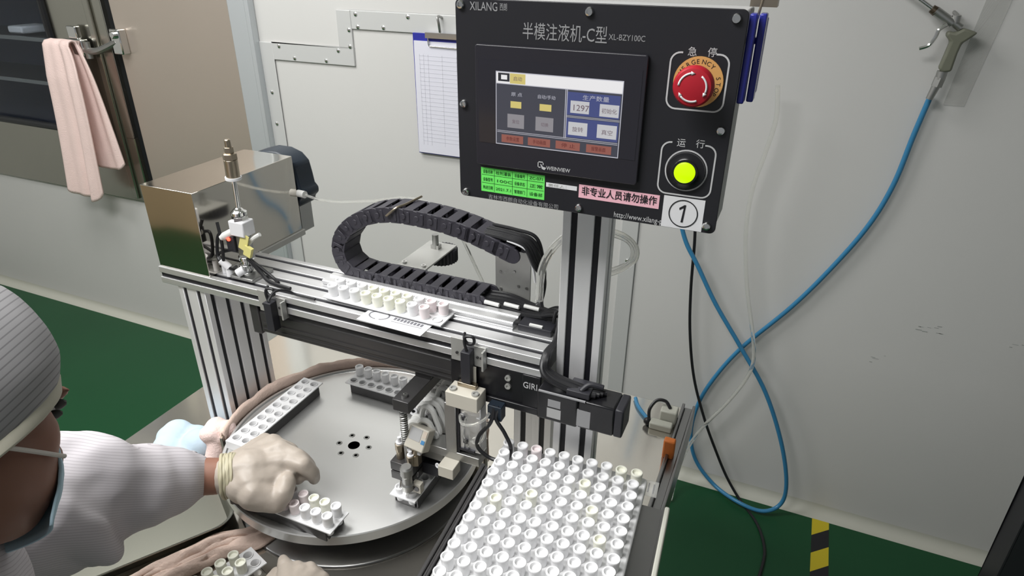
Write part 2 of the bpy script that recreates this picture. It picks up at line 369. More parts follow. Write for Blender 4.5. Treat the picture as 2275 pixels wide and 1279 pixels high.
# towel over the latch handle
def towel():
    yb = YC - 0.060; tw = MB()
    cols, rows = 40, 46; zt_ = p0.z + 0.008
    def sheet(front):
        R_ = []
        for i in range(rows + 1):
            t = i / rows; row = []; e = 1 - math.exp(-7 * t)
            for j in range(cols + 1):
                u = j / cols
                fold = 0.013 * math.sin(u * 9.0 + 0.9 * t + (0 if front else 2)) + 0.007 * math.sin(u * 19 + 1.3 * t)
                if front:
                    x = (-2.745 - 0.060 * t + 0.01 * math.sin(t * 3)) * (1 - u) + (-2.60 - 0.060 * t + 0.05 * e) * u
                    z = zt_ - (0.615 - 0.03 * (2 * u - 1) ** 4) * t + 0.006 * math.sin(u * 7) * t
                    y = yb - 0.020 - 0.012 * min(1, t * 5) - fold * (0.35 + 0.65 * t) - 0.008 * t
                else:
                    x = -2.70 * (1 - u) + (-2.60 + 0.085 * e * (0.4 + 0.6 * t)) * u
                    z = zt_ - (0.49 - 0.03 * (2 * u - 1) ** 4) * t
                    y = min(yb + 0.020 + fold * 0.3, YC - 0.016)
                row.append(Vector((x, y, z)))
            R_.append(row)
        return R_
    F, B = sheet(True), sheet(False)
    top = []
    for k in range(5):
        a = math.pi * k / 4; row = []
        for j in range(cols + 1):
            f, b = F[0][j], B[0][j]; c = (f + b) / 2; d = (f - b) / 2
            row.append(c + d * math.cos(a) + Vector((0, 0, 0.018 * math.sin(a))))
        top.append(row)
    tw.grid(list(reversed(F)) + top[1:-1] + B)
    o = tw.build('hand_towel', M['towel'], sharp=180); s = o.modifiers.new('thick', 'SOLIDIFY'); s.thickness = 0.007; s.offset = 0
    return tag(o, 'pale pink towel draped over the latch handle of the steel cabinet', 'towel')
towel()

# trims on the wall
m = MB().bb(-1.845, -1.76, YW - 0.022, YW, 0, 2.7).bb(-1.765, -1.745, YW - 0.03, YW, 0, 2.7)
struct('trim_1', m, M['profile_trim'], bev=0.004)
def on(px, py): return at(px, py, 1, YW - 0.004)
a, b, c, d, e = on(600, 128), on(790, 150), on(785, 55), on(1010, 75), on(640, 330)
tw_ = 0.055
zl, zu, xv, xl = (a.z + b.z) / 2, 1.395, b.x, -1.69
m = MB().bb(xl - 0.055, xl, YW - 0.006, YW, 0, zl + tw_).bb(xl, xv, YW - 0.006, YW, zl - 0.001, zl + tw_).bb(xv - tw_, xv, YW - 0.006, YW, zl + tw_, zu + tw_).bb(xv, -0.385, YW - 0.006, YW, zu, zu + tw_).bb(-0.437, -0.385, YW - 0.006, YW, 0, zu)
struct('trim_2', m, M['trim'], bev=0.002)
scr = MB().lathe([(0.0065, 0), (0.0062, 0.002), (0.004, 0.0035), (0, 0.0038)], ax=(0, -1, 0), n=10)
first = None
spots = [(xl - 0.03, z) for z in (0.95, 1.06, 1.17)] + [(xl + 0.03, zl + 0.045), (xl + 0.09, zl + 0.01), (xl + 0.22, zl + 0.01), (xv - 0.06, zl + 0.045), (xv - 0.012, zl + 0.06), (xv - 0.01, zl + 0.11), (xv + 0.02, zu + 0.045), (xv + 0.025, zu + 0.008), (xv + 0.12, zu + 0.01), (xv + 0.21, zu + 0.045)] + [(-0.41, z) for z in (0.99, 0.84, 0.77)]
for i, (x, z) in enumerate(spots):
    if first is None:
        o = first = scr.build('screw', M['chrome']); 
    else: o = first.copy(); COL.objects.link(o)
    o.location = (x, YW - 0.0061, z)
    tag(o, 'small dome screw fixing the aluminium trim to the white wall', 'screw', 'screws along the wall trim')

# clipboard
p = at(917, 72, 1, YW - 0.01); q = at(950, 338, 1, YW - 0.01)
cb = thing('clipboard', (p.x, YW, q.z), 'clipboard with printed sheets hung on the wall behind the black control panel', 'clipboard')
Wd, x0, z1 = 0.225, p.x, p.z
m = MB().bb(x0, x0 + Wd, YW - 0.012, YW - 0.006, q.z - 0.004, z1).build('board', M['folder'], cb, bev=0.001)
m = MB()
m.prism([(0, 0), (Wd - 0.006, 0), (Wd - 0.006, z1 - q.z - 0.022), (0.002, z1 - q.z - 0.022)], (x0 + 0.003, YW - 0.0125, q.z), (1, 0, 0), (0, 0, 1), (0, -0.003, 0)); sh = m.build('sheets', M['paper'], cb)
m = MB()
for i in range(22):
    z = z1 - 0.065 - i * 0.0125; m.bb(x0 + 0.022, x0 + 0.19, YW - 0.0159, YW - 0.0156, z, z + 0.0012)
for x in (0.022, 0.036, 0.052, 0.10, 0.15, 0.19): m.bb(x0 + x, x0 + x + 0.0012, YW - 0.0159, YW - 0.0156, z1 - 0.34, z1 - 0.06)
m.build('printed_lines', mat('print_grey', (0.58, 0.58, 0.65), 0.8), sh)
m = MB().bb(x0 + 0.05, x0 + 0.19, YW - 0.024, YW - 0.012, z1 - 0.012, z1 + 0.004).tube([(x0 + 0.058, YW - 0.02, z1 - 0.012), (x0 + 0.06, YW - 0.02, z1 - 0.032), (x0 + 0.075, YW - 0.018, z1 - 0.036), (x0 + 0.18, YW - 0.018, z1 - 0.038)], 0.0022, 8); m.build('clip', M['chrome'], cb)
m = MB().tube([(x0 + 0.10, YW - 0.001, z1 + 0.045), (x0 + 0.10, YW - 0.03, z1 + 0.05), (x0 + 0.105, YW - 0.034, z1 + 0.03), (x0 + 0.10, YW - 0.02, z1 + 0.006)], 0.004, 8)
tag(m.build('wall_hook', M['dullsteel']), 'small metal hook above the clipboard on the wall', 'hook')

# floor tape beneath the right wall
m = MB(); p = at(1808, 1150, 2, 0)
for k in range(16):
    m.mi(k % 2); y1 = YW - 0.035 - k * 0.075
    m.prism([(0, 0), (0.05, 0.045), (0.05, -0.03), (0, -0.075)] if k else [(0, 0), (0.05, 0), (0.05, -0.03), (0, -0.075)], (p.x - 0.005, y1, 0.0001), (1, 0, 0), (0, 1, 0), (0, 0, 0.0004))
tag(m.build('floor_tape', [M['yellow'], M['blackink']]), 'yellow and black hazard tape on the green floor below the right wall', 'tape', kind='thing')

# dark frame at the lower right edge
p = at(2235, 1190, 1, 1.70); 
m = MB(); b0, b1 = Vector((p.x - 0.0, 1.72, 0.0)), Vector((p.x + 0.10, 1.72, 0.42))
m.bb(p.x - 0.02, p.x + 0.04, 1.60, 1.70, 0, 0.75).bb(p.x - 0.02, p.x + 0.5, 1.60, 1.70, 0.70, 0.75).bb(p.x + 0.44, p.x + 0.5, 1.60, 1.70, 0, 0.75)
tag(m.build('equipment_stand', M['wood'], bev=0.004), 'dark stand cut by the right edge, at the foot of the wall', 'stand')

# smudges on the wall
m = MB(); rnd = random.Random(4)
for cx_, cy_, n_ in ((2060, 735, 9), (2270, 770, 4), (1940, 800, 4)):
    for k in range(n_):
        a = on(cx_ + rnd.uniform(-30, 30), cy_ + rnd.uniform(-10, 10)); L = rnd.uniform(0.003, 0.016)
        m.bb(a.x, a.x + L, YW - 0.0004, YW + 0.002, a.z, a.z + rnd.uniform(0.001, 0.003))
tag(m.build('wall_scuffs', M['smudge']), 'faint grey scuffs on the right wall beside the blue hose', 'scuff', kind='stuff')

# small regulator and orange fitting at the far right corner of the bench
p = at(1478, 938, 2, 0.75)
vb = thing('air_regulator', (p.x, p.y, 0.75), 'small pale air regulator with black hose loop at the far right bench corner', 'regulator')
m = MB().bb(p.x - 0.012, p.x + 0.022, p.y - 0.012, p.y + 0.016, 0.7502, 0.786); m.build('regulator_body', M['coving'], vb, bev=0.003)
MB().bb(p.x - 0.028, p.x + 0.018, p.y - 0.034, p.y - 0.014, 0.7502, 0.766).build('valve_block', M['coving'], vb, bev=0.003)
m = MB().tube([(p.x - 0.030, p.y - 0.022, 0.760), (p.x - 0.034, p.y - 0.010, 0.780), (p.x - 0.024, p.y + 0.006, 0.795), (p.x - 0.006, p.y + 0.008, 0.797), (p.x + 0.006, p.y + 0.002, 0.786)], 0.0035, 8).ball((p.x - 0.033, p.y - 0.024, 0.760), 0.0085); m.build('hose_loop', M['cable'], vb)
p = at(1483, 1015, 2, 0.75)
m = MB().bb(p.x - 0.011, p.x + 0.011, p.y - 0.006, p.y + 0.010, 0.7502, 0.792); tag(m.build('orange_handle', M['orangebit'], bev=0.003), 'small orange fitting standing beside the right rail of the bench', 'fitting')
# ------------------------------------------------------------------ the bench and the machine frame
TT = 0.75
tb = thing('steel_table', (-0.615, 0.75, 0), 'stainless steel bench under the filling machine', 'table')
m = MB().bb(-1.115, -0.118, 0.33, 1.21, TT - 0.035, TT); m.build('table_top', M['steel_table'], tb, bev=0.002)
m = MB().bb(-0.118, -0.112, 0.33, 1.21, TT - 0.035, TT + 0.012).bb(-0.112, -0.096, 0.33, 1.21, TT - 0.06, TT + 0.002).bb(-0.096, -0.090, 0.33, 1.21, TT - 0.06, TT + 0.012); m.build('edge_rail', M['railsteel'], tb, bev=0.0015)
for x in (-1.08, -0.15):
    for y in (0.38, 1.16): MB().bb(x - 0.02, x + 0.02, y - 0.02, y + 0.02, 0, TT - 0.035).build('leg', M['dullsteel'], tb)

def notch(w, h, sides, sw=0.0082, sd=0.010, pitch=0.03):
    """outline of a slotted aluminium extrusion, w x h, slots at the pitch along the named sides"""
    def seg(L, on_):
        if not on_: return [(0, 0)]
        n = max(1, round(L / pitch)); out = [(0, 0)]
        for i in range(n):
            c = L * (i + 0.5) / n; out += [(c - sw / 2, 0), (c - sw / 2, sd), (c + sw / 2, sd), (c + sw / 2, 0)]
        return out
    P = []
    P += [(a, b) for a, b in seg(w, 'b' in sides)]
    P += [(w - b, a) for a, b in seg(h, 'r' in sides)]
    P += [(w - a, h - b) for a, b in seg(w, 't' in sides)]
    P += [(b, h - a) for a, b in seg(h, 'l' in sides)]
    return P
def slot_shades(w, h, sides, sw=0.0082, sd=0.010, pitch=0.03, deep=0.0025):
    """dark strips painted for the shade inside those slots, as rectangles (x0, x1, y0, y1)"""
    out = []
    def cs(L): n = max(1, round(L / pitch)); return [L * (i + 0.5) / n for i in range(n)]
    e = 0.0001
    if 'b' in sides: out += [(c - sw / 2 + e, c + sw / 2 - e, deep, sd - e) for c in cs(w)]
    if 't' in sides: out += [(c - sw / 2 + e, c + sw / 2 - e, h - sd + e, h - deep) for c in cs(w)]
    if 'l' in sides: out += [(deep, sd - e, c - sw / 2 + e, c + sw / 2 - e) for c in cs(h)]
    if 'r' in sides: out += [(w - sd + e, w - deep, c - sw / 2 + e, c + sw / 2 - e) for c in cs(h)]
    return out
def column(name, x0, x1, y0, y1, z0, z1, sides, label):
    t = thing(name, ((x0 + x1) / 2, (y0 + y1) / 2, z0), label, 'column')
    o = Vector((x0, y0, z0)); h = Vector((0, 0, z1 - z0))
    MB().prism(notch(x1 - x0, y1 - y0, sides), o, (1, 0, 0), (0, 1, 0), h).build('extrusion', M['aluz'], t, bev=0.0008, seg=1)
    m = MB()
    for a, b, c, d in slot_shades(x1 - x0, y1 - y0, sides): m.bb(x0 + a, x0 + b, y0 + c, y0 + d, z0 + 0.001, z1 - 0.001)
    m.build('slot_shade', M['recess_shade'], t); return t
BZ0, BZ1, BY0, BY1, BX0, BX1 = 1.100, 1.1315, 0.715, 0.835, -0.978, -0.262
column('frame_post', -0.946, -0.884, 0.719, 0.839, TT, BZ0 - 0.0005, 'bltr', 'broad slotted aluminium post carrying the left end of the machine beam')
column('frame_post', -0.334, -0.270, 0.790, 0.834, TT, BZ0 - 0.0005, 'bltr', 'short slotted aluminium post carrying the right end of the machine beam')
column('frame_post', -0.248, -0.188, 0.735, 0.765, TT, 1.50, 'bltr', 'tall slotted aluminium upright rising to the black control panel')

bm_ = thing('machine_beam', ((BX0 + BX1) / 2, (BY0 + BY1) / 2, BZ0), 'wide slotted aluminium beam lying across the two posts above the turntable', 'beam')
MB().prism(notch(BY1 - BY0, BZ1 - BZ0, 'bltr'), (BX0, BY0, BZ0), (0, 1, 0), (0, 0, 1), (BX1 - BX0, 0, 0)).build('extrusion', M['alu'], bm_, bev=0.0012, seg=2)
m = MB()
for a, b, c, d in slot_shades(BY1 - BY0, BZ1 - BZ0, 'bltr'): m.bb(BX0 + 0.002, BX1 - 0.002, BY0 + a, BY0 + b, BZ0 + c, BZ0 + d)
m.build('slot_shade', M['recess_shade'], bm_)
MB().bb(BX1, BX1 + 0.004, BY0, BY1, BZ0, BZ1).build('end_cap', M['black'], bm_, bev=0.001)

# linear drive under the beam: black housing, end block and servo motor
ld = thing('linear_drive', (-0.5, 0.77, 1.045), 'long black linear drive hanging under the front of the machine beam', 'drive')
prof = [(0, 0), (0.060, 0), (0.060, 0.0545), (0.008, 0.0545), (0.008, 0.044), (0.0, 0.038)]
MB().prism(prof, (-0.772, 0.724, 1.0450), (0, 1, 0), (0, 0, 1), (0.482, 0, 0)).build('housing', M['anod'], ld, bev=0.0015)
MB().bb(-0.768, -0.392, 0.7225, 0.7245, 1.060, 1.0655).bb(-0.768, -0.392, 0.7225, 0.7245, 1.0515, 1.0535).build('guide_rail', M['anod'], ld)
MB().bb(-0.790, -0.772, 0.722, 0.79, 1.040, 1.0995).build('end_plate', M['anod'], ld, bev=0.002)
eb = MB().bb(-0.405, -0.275, 0.716, 0.722, 1.047, 1.0995).bb(-0.290, -0.262, 0.714, 0.79, 1.036, 1.0995).bb(-0.40, -0.262, 0.712, 0.722, 1.036, 1.047).build('end_block', M['gloss'], ld, bev=0.0015)
m = MB(); text(m, 'GIRI', (-0.2885, 0.7138, 1.078), 0.0105, width=0.021)
tag(m.build('lettering', M['ink'], eb), 'white letters on the black end of the drive')
for x, z in ((-0.312, 1.086), (-0.312, 1.072)): MB().lathe([(0.0045, 0), (0.0045, 0.003), (0.0025, 0.003), (0.0025, 0.001), (0, 0.001)], (x, 0.7159, z), (0, -1, 0), 14).build('socket_screw', M['zinc'], eb)
mt = MB().bb(-0.258, -0.2, 0.690, 0.733, 1.052, 1.0985).bb(-0.2, -0.150, 0.691, 0.732, 1.053, 1.0975).build('motor', M['gloss'], ld, bev=0.0025)
m = MB().bb(-0.1502, -0.138, 0.6912, 0.7318, 1.0532, 1.0973).build('motor_cap', M['black'], mt, bev=0.0025)
yM = 0.6898
m = MB().bb(-0.243, -0.223, yM, 0.691, 1.058, 1.0735); m.build('rating_label', M['boxgrey'], mt)
m = MB().bb(-0.242, -0.224, yM, 0.691, 1.076, 1.088).bb(-0.210, -0.182, 0.6908, 0.693, 1.056, 1.083); m.build('print_patch', M['greyink'], mt)
m = MB(); text(m, 'C€', (-0.176, 0.6918, 1.078), 0.0085, width=0.012)
m.prism([(0.0065 * math.cos(i * math.pi / 12), 0.0065 * math.sin(i * math.pi / 12)) for i in range(24)] , (-0.169, 0.6919, 1.065), (1, 0, 0), (0, 0, 1), (0, 0.0008, 0))
m.build('markings', M['ink'], mt)
MB().cyl((-0.169, 0.6917, 1.065), (-0.169, 0.693, 1.065), 0.0045).build('ring_centre', M['gloss'], mt)
MB().bb(-0.256, -0.19, 0.6895, 0.692, 1.0968, 1.0988).build('edge_line', M['greyink'], mt)

# ------------------------------------------------------------------ the control panel
YP = 0.665
def P(px, py, dy=0): return at(px, py, 1, YP + dy)
def PR(a, b):                       # rectangle from two or more pixel corners: x0, x1, z0, z1
    q = [P(*k) for k in a + b]; n = len(a)
    return (sum(k.x for k in q[:n]) / n, sum(k.x for k in q[n:]) / len(b), min(k.z for k in q), max(k.z for k in q))
def rrect(x0, x1, z0, z1, r, n=6):
    out = []
    for cx_, cz_, a0 in ((x1 - r, z1 - r, 0), (x0 + r, z1 - r, 90), (x0 + r, z0 + r, 180), (x1 - r, z0 + r, 270)):
        for i in range(n + 1):
            a = math.radians(a0 + 90 * i / n); out.append((cx_ + r * math.cos(a), cz_ + r * math.sin(a)))
    return out
X, XZ = Vector((1, 0, 0)), Z
px0, px1, pz0, pz1 = P(1011, 5).x, P(1664, 20).x, P(1300, 475).z, P(1340, 4).z
px0 = (P(1011, 5).x + P(1023, 432).x) / 2; px1 = (P(1664, 20).x + P(1590, 518).x) / 2; pz1 = (P(1011, 0).z + P(1664, 15).z) / 2; pz0 = (P(1023, 434).z + P(1590, 520).z) / 2
cp = thing('control_panel', ((px0 + px1) / 2, 0.73, pz0), 'black operator panel with touchscreen, red stop button and green lamp on the tall upright', 'control panel')
MB().prism(rrect(px0, px1, pz0, pz1, 0.006), (0, YP, 0), X, Z, (0, 0.003, 0)).build('front_plate', M['panel'], cp, bev=0.0006)
plate = [o for o in cp.children if o.name.startswith('front_plate')][0]
MB().bb(px0 + 0.002, px1 - 0.002, YP + 0.003, 0.7345, pz0 + 0.003, pz1 - 0.002).build('enclosure', M['boxgrey'], cp, bev=0.002)
sc_ = MB().lathe([(0.0046, 0), (0.0046, 0.0016), (0.0036, 0.0034), (0.0022, 0.0036), (0.0022, 0.0018), (0, 0.0018)], ax=(0, -1, 0), n=18)
for q in ((1024, 10), (1310, 26), (1637, 41), (1602, 290), (1570, 502), (1286, 461), (1036, 425), (1031, 230)):
    k = MB(); k.v = [v + P(*q) - Vector((0, 0.00005, 0)) for v in sc_.v]; k.f = sc_.f; k.m = sc_.m; k.build('panel_screw', M['chrome'], cp)
def ptext(mb, s, q, h, q2=None, dy=-0.0001, al='LEFT', bold=0.0):
    o = P(*q, dy); wd = (P(*q2, dy).x - o.x) if q2 else None
    return text(mb, s, o, h, width=wd, align=al, bold=bold)
m = MB(); ptext(m, 'XILANG', (1044, 22), 0.0085, (1105, 24)); m.build('maker_lettering', M['greyink'], plate)
m = MB(); ptext(m, '西朗', (1110, 22), 0.0055, (1126, 23)); m.build('maker_characters', M['greyink'], plate)
m = MB(); ptext(m, '半模注液机-C型', (1160, 83), 0.0125, (1347, 88)); m.build('title_lettering', M['greyink'], plate)
m = MB(); ptext(m, 'XL-BZY100C', (1352, 88), 0.0055, (1433, 93)); m.build('model_lettering', M['greyink'], plate)
m = MB(); ptext(m, '吉林市西朗自动化设备有限公司', (1085, 440), 0.0044, (1239, 464)); m.build('company_lettering', M['greyink'], plate)
m = MB(); ptext(m, 'http://www.xilang-p', (1363, 481), 0.0062, (1470, 497)); m.build('address_lettering', M['ink'], plate)
# framed legends round the two buttons
def arc_frame(q0, q1, gap0, gap1):
    x0, x1, z0, z1 = q0[0], q1[0], q0[1], q1[1]
    loop = rrect(x0, x1, z0, z1, 0.009)
    pts = [p for p in loop]; i0 = max(range(len(pts)), key=lambda i: (pts[i][1] > z1 - 1e-6, pts[i][0]))
    path = [(gap0, z1)]
    path += loop[7:14] + loop[14:21] + loop[21:28] + loop[0:7] + [(gap1, z1)]
    mb = MB(); wd = 0.0008; n = len(path); L_, R_ = [], []
    P2 = [Vector((a, 0, b)) for a, b in path]
    for k in range(n):
        d = (P2[min(k + 1, n - 1)] - P2[max(k - 1, 0)]).normalized(); nn = Vector((-d.z, 0, d.x)) * wd; o = P2[k] + Vector((0, YP - 0.0004, 0))
        L_.append(o + nn); R_.append(o - nn)
    mb.grid([L_, R_])
    return mb
fx0, fx1, fz0, fz1 = (P(1490, 120).x + P(1480, 240).x) / 2, (P(1620, 125).x + P(1607, 247).x) / 2, P(1545, 245).z, P(1500, 115).z
arc_frame((fx0, fz0), (fx1, fz1), P(1518, 116).x, P(1592, 122).x).build('stop_frame', M['ink'], plate)
gx0, gx1, gz0, gz1 = (P(1470, 320).x + P(1461, 425).x) / 2, (P(1591, 325).x + P(1579, 435).x) / 2, P(1520, 434).z, P(1482, 314).z
arc_frame((gx0, gz0), (gx1, gz1), P(1494, 316).x, P(1567, 324).x).build('run_frame', M['ink'], plate)
m = MB(); ptext(m, '急', (1527, 122), 0.0064); ptext(m, '停', (1571, 124), 0.0064); m.build('stop_characters', M['ink'], plate)
m = MB(); ptext(m, '运', (1503, 323), 0.0064); ptext(m, '行', (1545, 326), 0.0064); m.build('run_characters', M['ink'], plate)
# emergency stop
c = P(1551, 182); es = thing  # (parts of the panel)
pl = MB().lathe([(0.0232, 0), (0.0232, 0.0015), (0, 0.0015)], c, (0, -1, 0), 40).build('stop_plate', M['orange'], cp)
m = MB()
def ring_text(mb, s, cc, r, a0, da, h, y):
    for i, ch in enumerate(s):
        a = math.radians(a0 - da * i); d = Vector((math.cos(a), 0, math.sin(a))); u = Vector((d.z, 0, -d.x))
        text(mb, ch, cc + d * r - u * (h * 0.35) + Vector((0, y, 0)), h, u=u, v=d)
ring_text(m, 'EMERGENCY', c, 0.0168, 172, 15, 0.0042, -0.0015); ring_text(m, 'STOP', c, 0.0168, 14, 15, 0.0042, -0.0015)
m.build('stop_lettering', M['blackink'], pl)
rb = MB().lathe([(0.0105, 0.0015), (0.0105, 0.018), (0.0165, 0.019), (0.0185, 0.022), (0.0185, 0.027), (0.0165, 0.0305), (0.010, 0.0322), (0, 0.0326)], c, (0, -1, 0), 40).build('stop_button', M['red'], cp)
m = MB()
for k in range(3):
    a0 = math.radians(100 + 120 * k); vs = []; fs = []
    for i in range(10):
        a = a0 + math.radians(75) * i / 9
        for r, y in ((0.0118, 0.0322), (0.0134, 0.0319)): vs.append(c + Vector((r * math.cos(a), -y, r * math.sin(a))))
    m.add(vs, [(2 * i, 2 * i + 1, 2 * i + 3, 2 * i + 2) for i in range(9)])
    a = a0; tip = [c + Vector((r * math.cos(aa), -0.0322, r * math.sin(aa))) for r, aa in ((0.0108, a), (0.0144, a), (0.0126, a - 0.28))]
    m.add(tip, [(0, 1, 2)])
o = m.build('button_arrows', M['white_label'], rb); s_ = o.modifiers.new('t', 'SOLIDIFY'); s_.thickness = 0.0008; s_.offset = 0
# run lamp
c = P(1524, 379)
MB().lathe([(0.0212, 0), (0.0212, 0.0006), (0.0198, 0.0006), (0.0198, 0)], c, (0, -1, 0), 40).build('lamp_ring', M['ink'], cp)
MB().lathe([(0.0195, 0), (0.0190, 0.004), (0.0135, 0.005), (0.0125, 0.006), (0.0125, 0.0072)], c, (0, -1, 0), 40).build('lamp_bezel', M['gloss'], cp)
MB().lathe([(0.0105, 0.0072), (0.0105, 0.0085), (0.008, 0.0100), (0, 0.0108)], c, (0, -1, 0), 30).build('run_lamp', M['led'], cp)
# touchscreen
hx0, hx1, hz0, hz1 = (P(1058, 95).x + P(1066, 355).x) / 2, (P(1440, 122).x + P(1420, 415).x) / 2, (P(1066, 355).z + P(1420, 415).z) / 2, (P(1058, 95).z + P(1440, 122).z) / 2
hm = MB().prism(rrect(hx0, hx1, hz0, hz1, 0.003), (0, YP - 0.006, 0), X, Z, (0, 0.006, 0)).build('touchscreen', M['hmi'], cp, bev=0.0008)
YH = YP - 0.006
def H(px, py): return at(px, py, 1, YH)
MB().bb(hx0 + 0.004, hx1 - 0.004, YH - 0.0003, YH + 0.001, hz0 + 0.026, hz1 - 0.014).build('screen_glass', M['glass_black'], hm)
sx0, sx1, sz0, sz1 = (H(1103, 155).x + H(1101, 318).x) / 2, (H(1386, 182).x + H(1374, 350).x) / 2, (H(1101, 319).z + H(1374, 351).z) / 2, (H(1103, 156).z + H(1386, 181).z) / 2
def lit(name, col, s=1.0): return mat(name, (0.02, 0.02, 0.02), 0.25, emit=col, es=s)
L_ = [lit('pixels_night', (0.040, 0.042, 0.060)), lit('pixels_white', (0.78, 0.77, 0.78)), lit('pixels_line', (0.46, 0.46, 0.52)), lit('pixels_navy', (0.045, 0.060, 0.19)), lit('pixels_yellow', (0.60, 0.50, 0.16)), lit('pixels_grey', (0.24, 0.23, 0.25)), lit('pixels_button', (0.50, 0.50, 0.52)), lit('pixels_red', (0.26, 0.085, 0.065)), lit('pixels_dark', (0.012, 0.013, 0.02))]
m = MB(); Wd, Hh = sx1 - sx0, sz1 - sz0; lay = [0]
def ui(u0, u1, v0, v1, k):
    lay[0] += 1; m.mi(k); y = YH - 0.0004 - 0.000012 * lay[0]
    m.add([Vector((sx0 + Wd * u, y, sz1 - Hh * v)) for u, v in ((u0, v0), (u1, v0), (u1, v1), (u0, v1))], [(0, 1, 2, 3)])
ui(0, 1, 0, 1, 2); ui(0.006, 0.994, 0.012, 0.988, 0)
ui(0.006, 0.994, 0.012, 0.155, 1); ui(0.02, 0.115, 0.02, 0.13, 8); ui(0.045, 0.095, 0.045, 0.105, 1); ui(0.118, 0.245, 0.018, 0.15, 4)
ui(0.006, 0.994, 0.155, 0.165, 2)
ui(0.566, 0.572, 0.165, 0.81, 2); ui(0.578, 0.584, 0.165, 0.81, 2); ui(0.584, 0.985, 0.19, 0.49, 3); ui(0.584, 0.985, 0.53, 0.79, 3)
ui(0.58, 0.99, 0.5, 0.506, 2); ui(0.58, 0.99, 0.516, 0.522, 2)
ui(0.012, 0.988, 0.80, 0.807, 2); ui(0.012, 0.988, 0.82, 0.827, 2)
for u0, u1, v0, v1, k in ((0.125, 0.215, 0.385, 0.475, 4), (0.365, 0.46, 0.385, 0.475, 4), (0.10, 0.24, 0.56, 0.75, 5), (0.335, 0.48, 0.56, 0.75, 5),
        (0.61, 0.755, 0.30, 0.46, 6), (0.835, 0.98, 0.31, 0.47, 6), (0.60, 0.75, 0.58, 0.755, 6), (0.825, 0.975, 0.575, 0.755, 6),
        (0.05, 0.235, 0.855, 0.965, 7), (0.275, 0.46, 0.855, 0.965, 7), (0.505, 0.70, 0.855, 0.965, 7), (0.75, 0.945, 0.855, 0.965, 7)): ui(u0, u1, v0, v1, k)
disp = m.build('display', L_, hm)
def uit(mb, s, u, v, h, wd):
    text(mb, s, (sx0 + Wd * u, YH - 0.0009, sz1 - Hh * v), h, width=wd * Wd)
m = MB(); uit(m, '生产数量', 0.70, 0.275, 0.004, 0.20); uit(m, '原 点', 0.13, 0.31, 0.0032, 0.09); uit(m, '自动/手动', 0.345, 0.31, 0.0032, 0.14); m.build('screen_captions', lit('pixels_text', (0.40, 0.40, 0.46)), hm)
m = MB(); uit(m, '1297', 0.622, 0.425, 0.0062, 0.12); uit(m, '初始化', 0.85, 0.42, 0.004, 0.115); uit(m, '旋转', 0.632, 0.70, 0.004, 0.085); uit(m, '真空', 0.858, 0.70, 0.004, 0.085)
uit(m, '复位', 0.14, 0.68, 0.0032, 0.06); uit(m, '切换', 0.38, 0.68, 0.0032, 0.06); uit(m, '启动', 0.147, 0.105, 0.0035, 0.07); m.build('screen_digits', lit('pixels_digits', (0.13, 0.09, 0.11)), hm)
m = MB()
for u, s in ((0.09, '参数设置'), (0.315, '手动画面'), (0.55, '停 止'), (0.79, '报警画面')): uit(m, s, u, 0.93, 0.0035, 0.11)
m.build('screen_red_captions', lit('pixels_redtext', (0.10, 0.016, 0.016)), hm)
a, b = H(1214, 377), H(1267, 380)
m = MB(); text(m, 'WEINVIEW', Vector((a.x, YH - 0.0002, (a.z + b.z) / 2 - 0.0008)), 0.0042, width=b.x - a.x, bold=0.01)
q = H(1195, 358); r_ = 0.0068
for x0_, x1_, z0_, z1_ in ((0, r_, 0, -0.0009), (0, 0.0009, 0, -r_), (r_ - 0.0009, r_, 0, -r_ * 0.5), (0, r_ * 0.5, -r_ + 0.0009, -r_)): m.bb(q.x + x0_, q.x + x1_, YH - 0.0004, YH, q.z + z0_, q.z + z1_)
m.prism([(0.0030, -0.0025), (0.0040, -0.0030), (0.0062, -0.0055), (0.0100, -0.0062), (0.0080, -0.0088), (0.0050, -0.0078)], (q.x, YH, q.z), X, Z, (0, -0.0004, 0))
m.build('brand_mark', M['ink'], hm)
# stickers on the panel
def sticker(name, a, b, mt_, lab):
    x0, x1 = (P(*a[0]).x + P(*a[1]).x) / 2, (P(*b[0]).x + P(*b[1]).x) / 2
    z1_, z0_ = (P(*a[0]).z + P(*b[0]).z) / 2, (P(*a[1]).z + P(*b[1]).z) / 2
    return tag(MB().bb(x0, x1, YP - 0.0004, YP, z0_, z1_).build(name, mt_, cp), lab), x0, x1, z0_, z1_
g, x0, x1, z0, z1 = sticker('equipment_label', [(1069, 371), (1070, 423)], [(1211, 389), (1209, 444)], M['green_label'], 'bright green equipment label with handwriting'); 
z1 -= 0; m = MB(); yl = YP - 0.0005
for v in (0.36, 0.70): m.bb(x0 + 0.001, x1 - 0.001, yl - 0.0001, yl + 0.0001, z0 + (z1 - z0) * v, z0 + (z1 - z0) * v + 0.0004)
for u in (0.21, 0.5, 0.73): m.bb(x0 + (x1 - x0) * u, x0 + (x1 - x0) * u + 0.0004, yl - 0.0001, yl + 0.0001, z0 + 0.001, z1 - 0.001)
for r0, (s1, s2, s3, s4) in zip((0.76, 0.44, 0.10), (('设备名称', '栓剂灌装', '设备编号', 'ZC-071'), ('设备型号', '100C', '设备状态', '正常'), ('购进日期', '2021.7.1', '管理部门', '设备部'))):
    for u, s, wd in ((0.03, s1, 0.155), (0.235, s2, 0.24), (0.53, s3, 0.165), (0.765, s4, 0.20)):
        text(m, s, Vector((x0 + (x1 - x0) * u, yl, z0 + (z1 - z0) * (r0 + 0.02))), 0.0033, width=(x1 - x0) * wd)
m.build('label_writing', M['green_ink'], g)
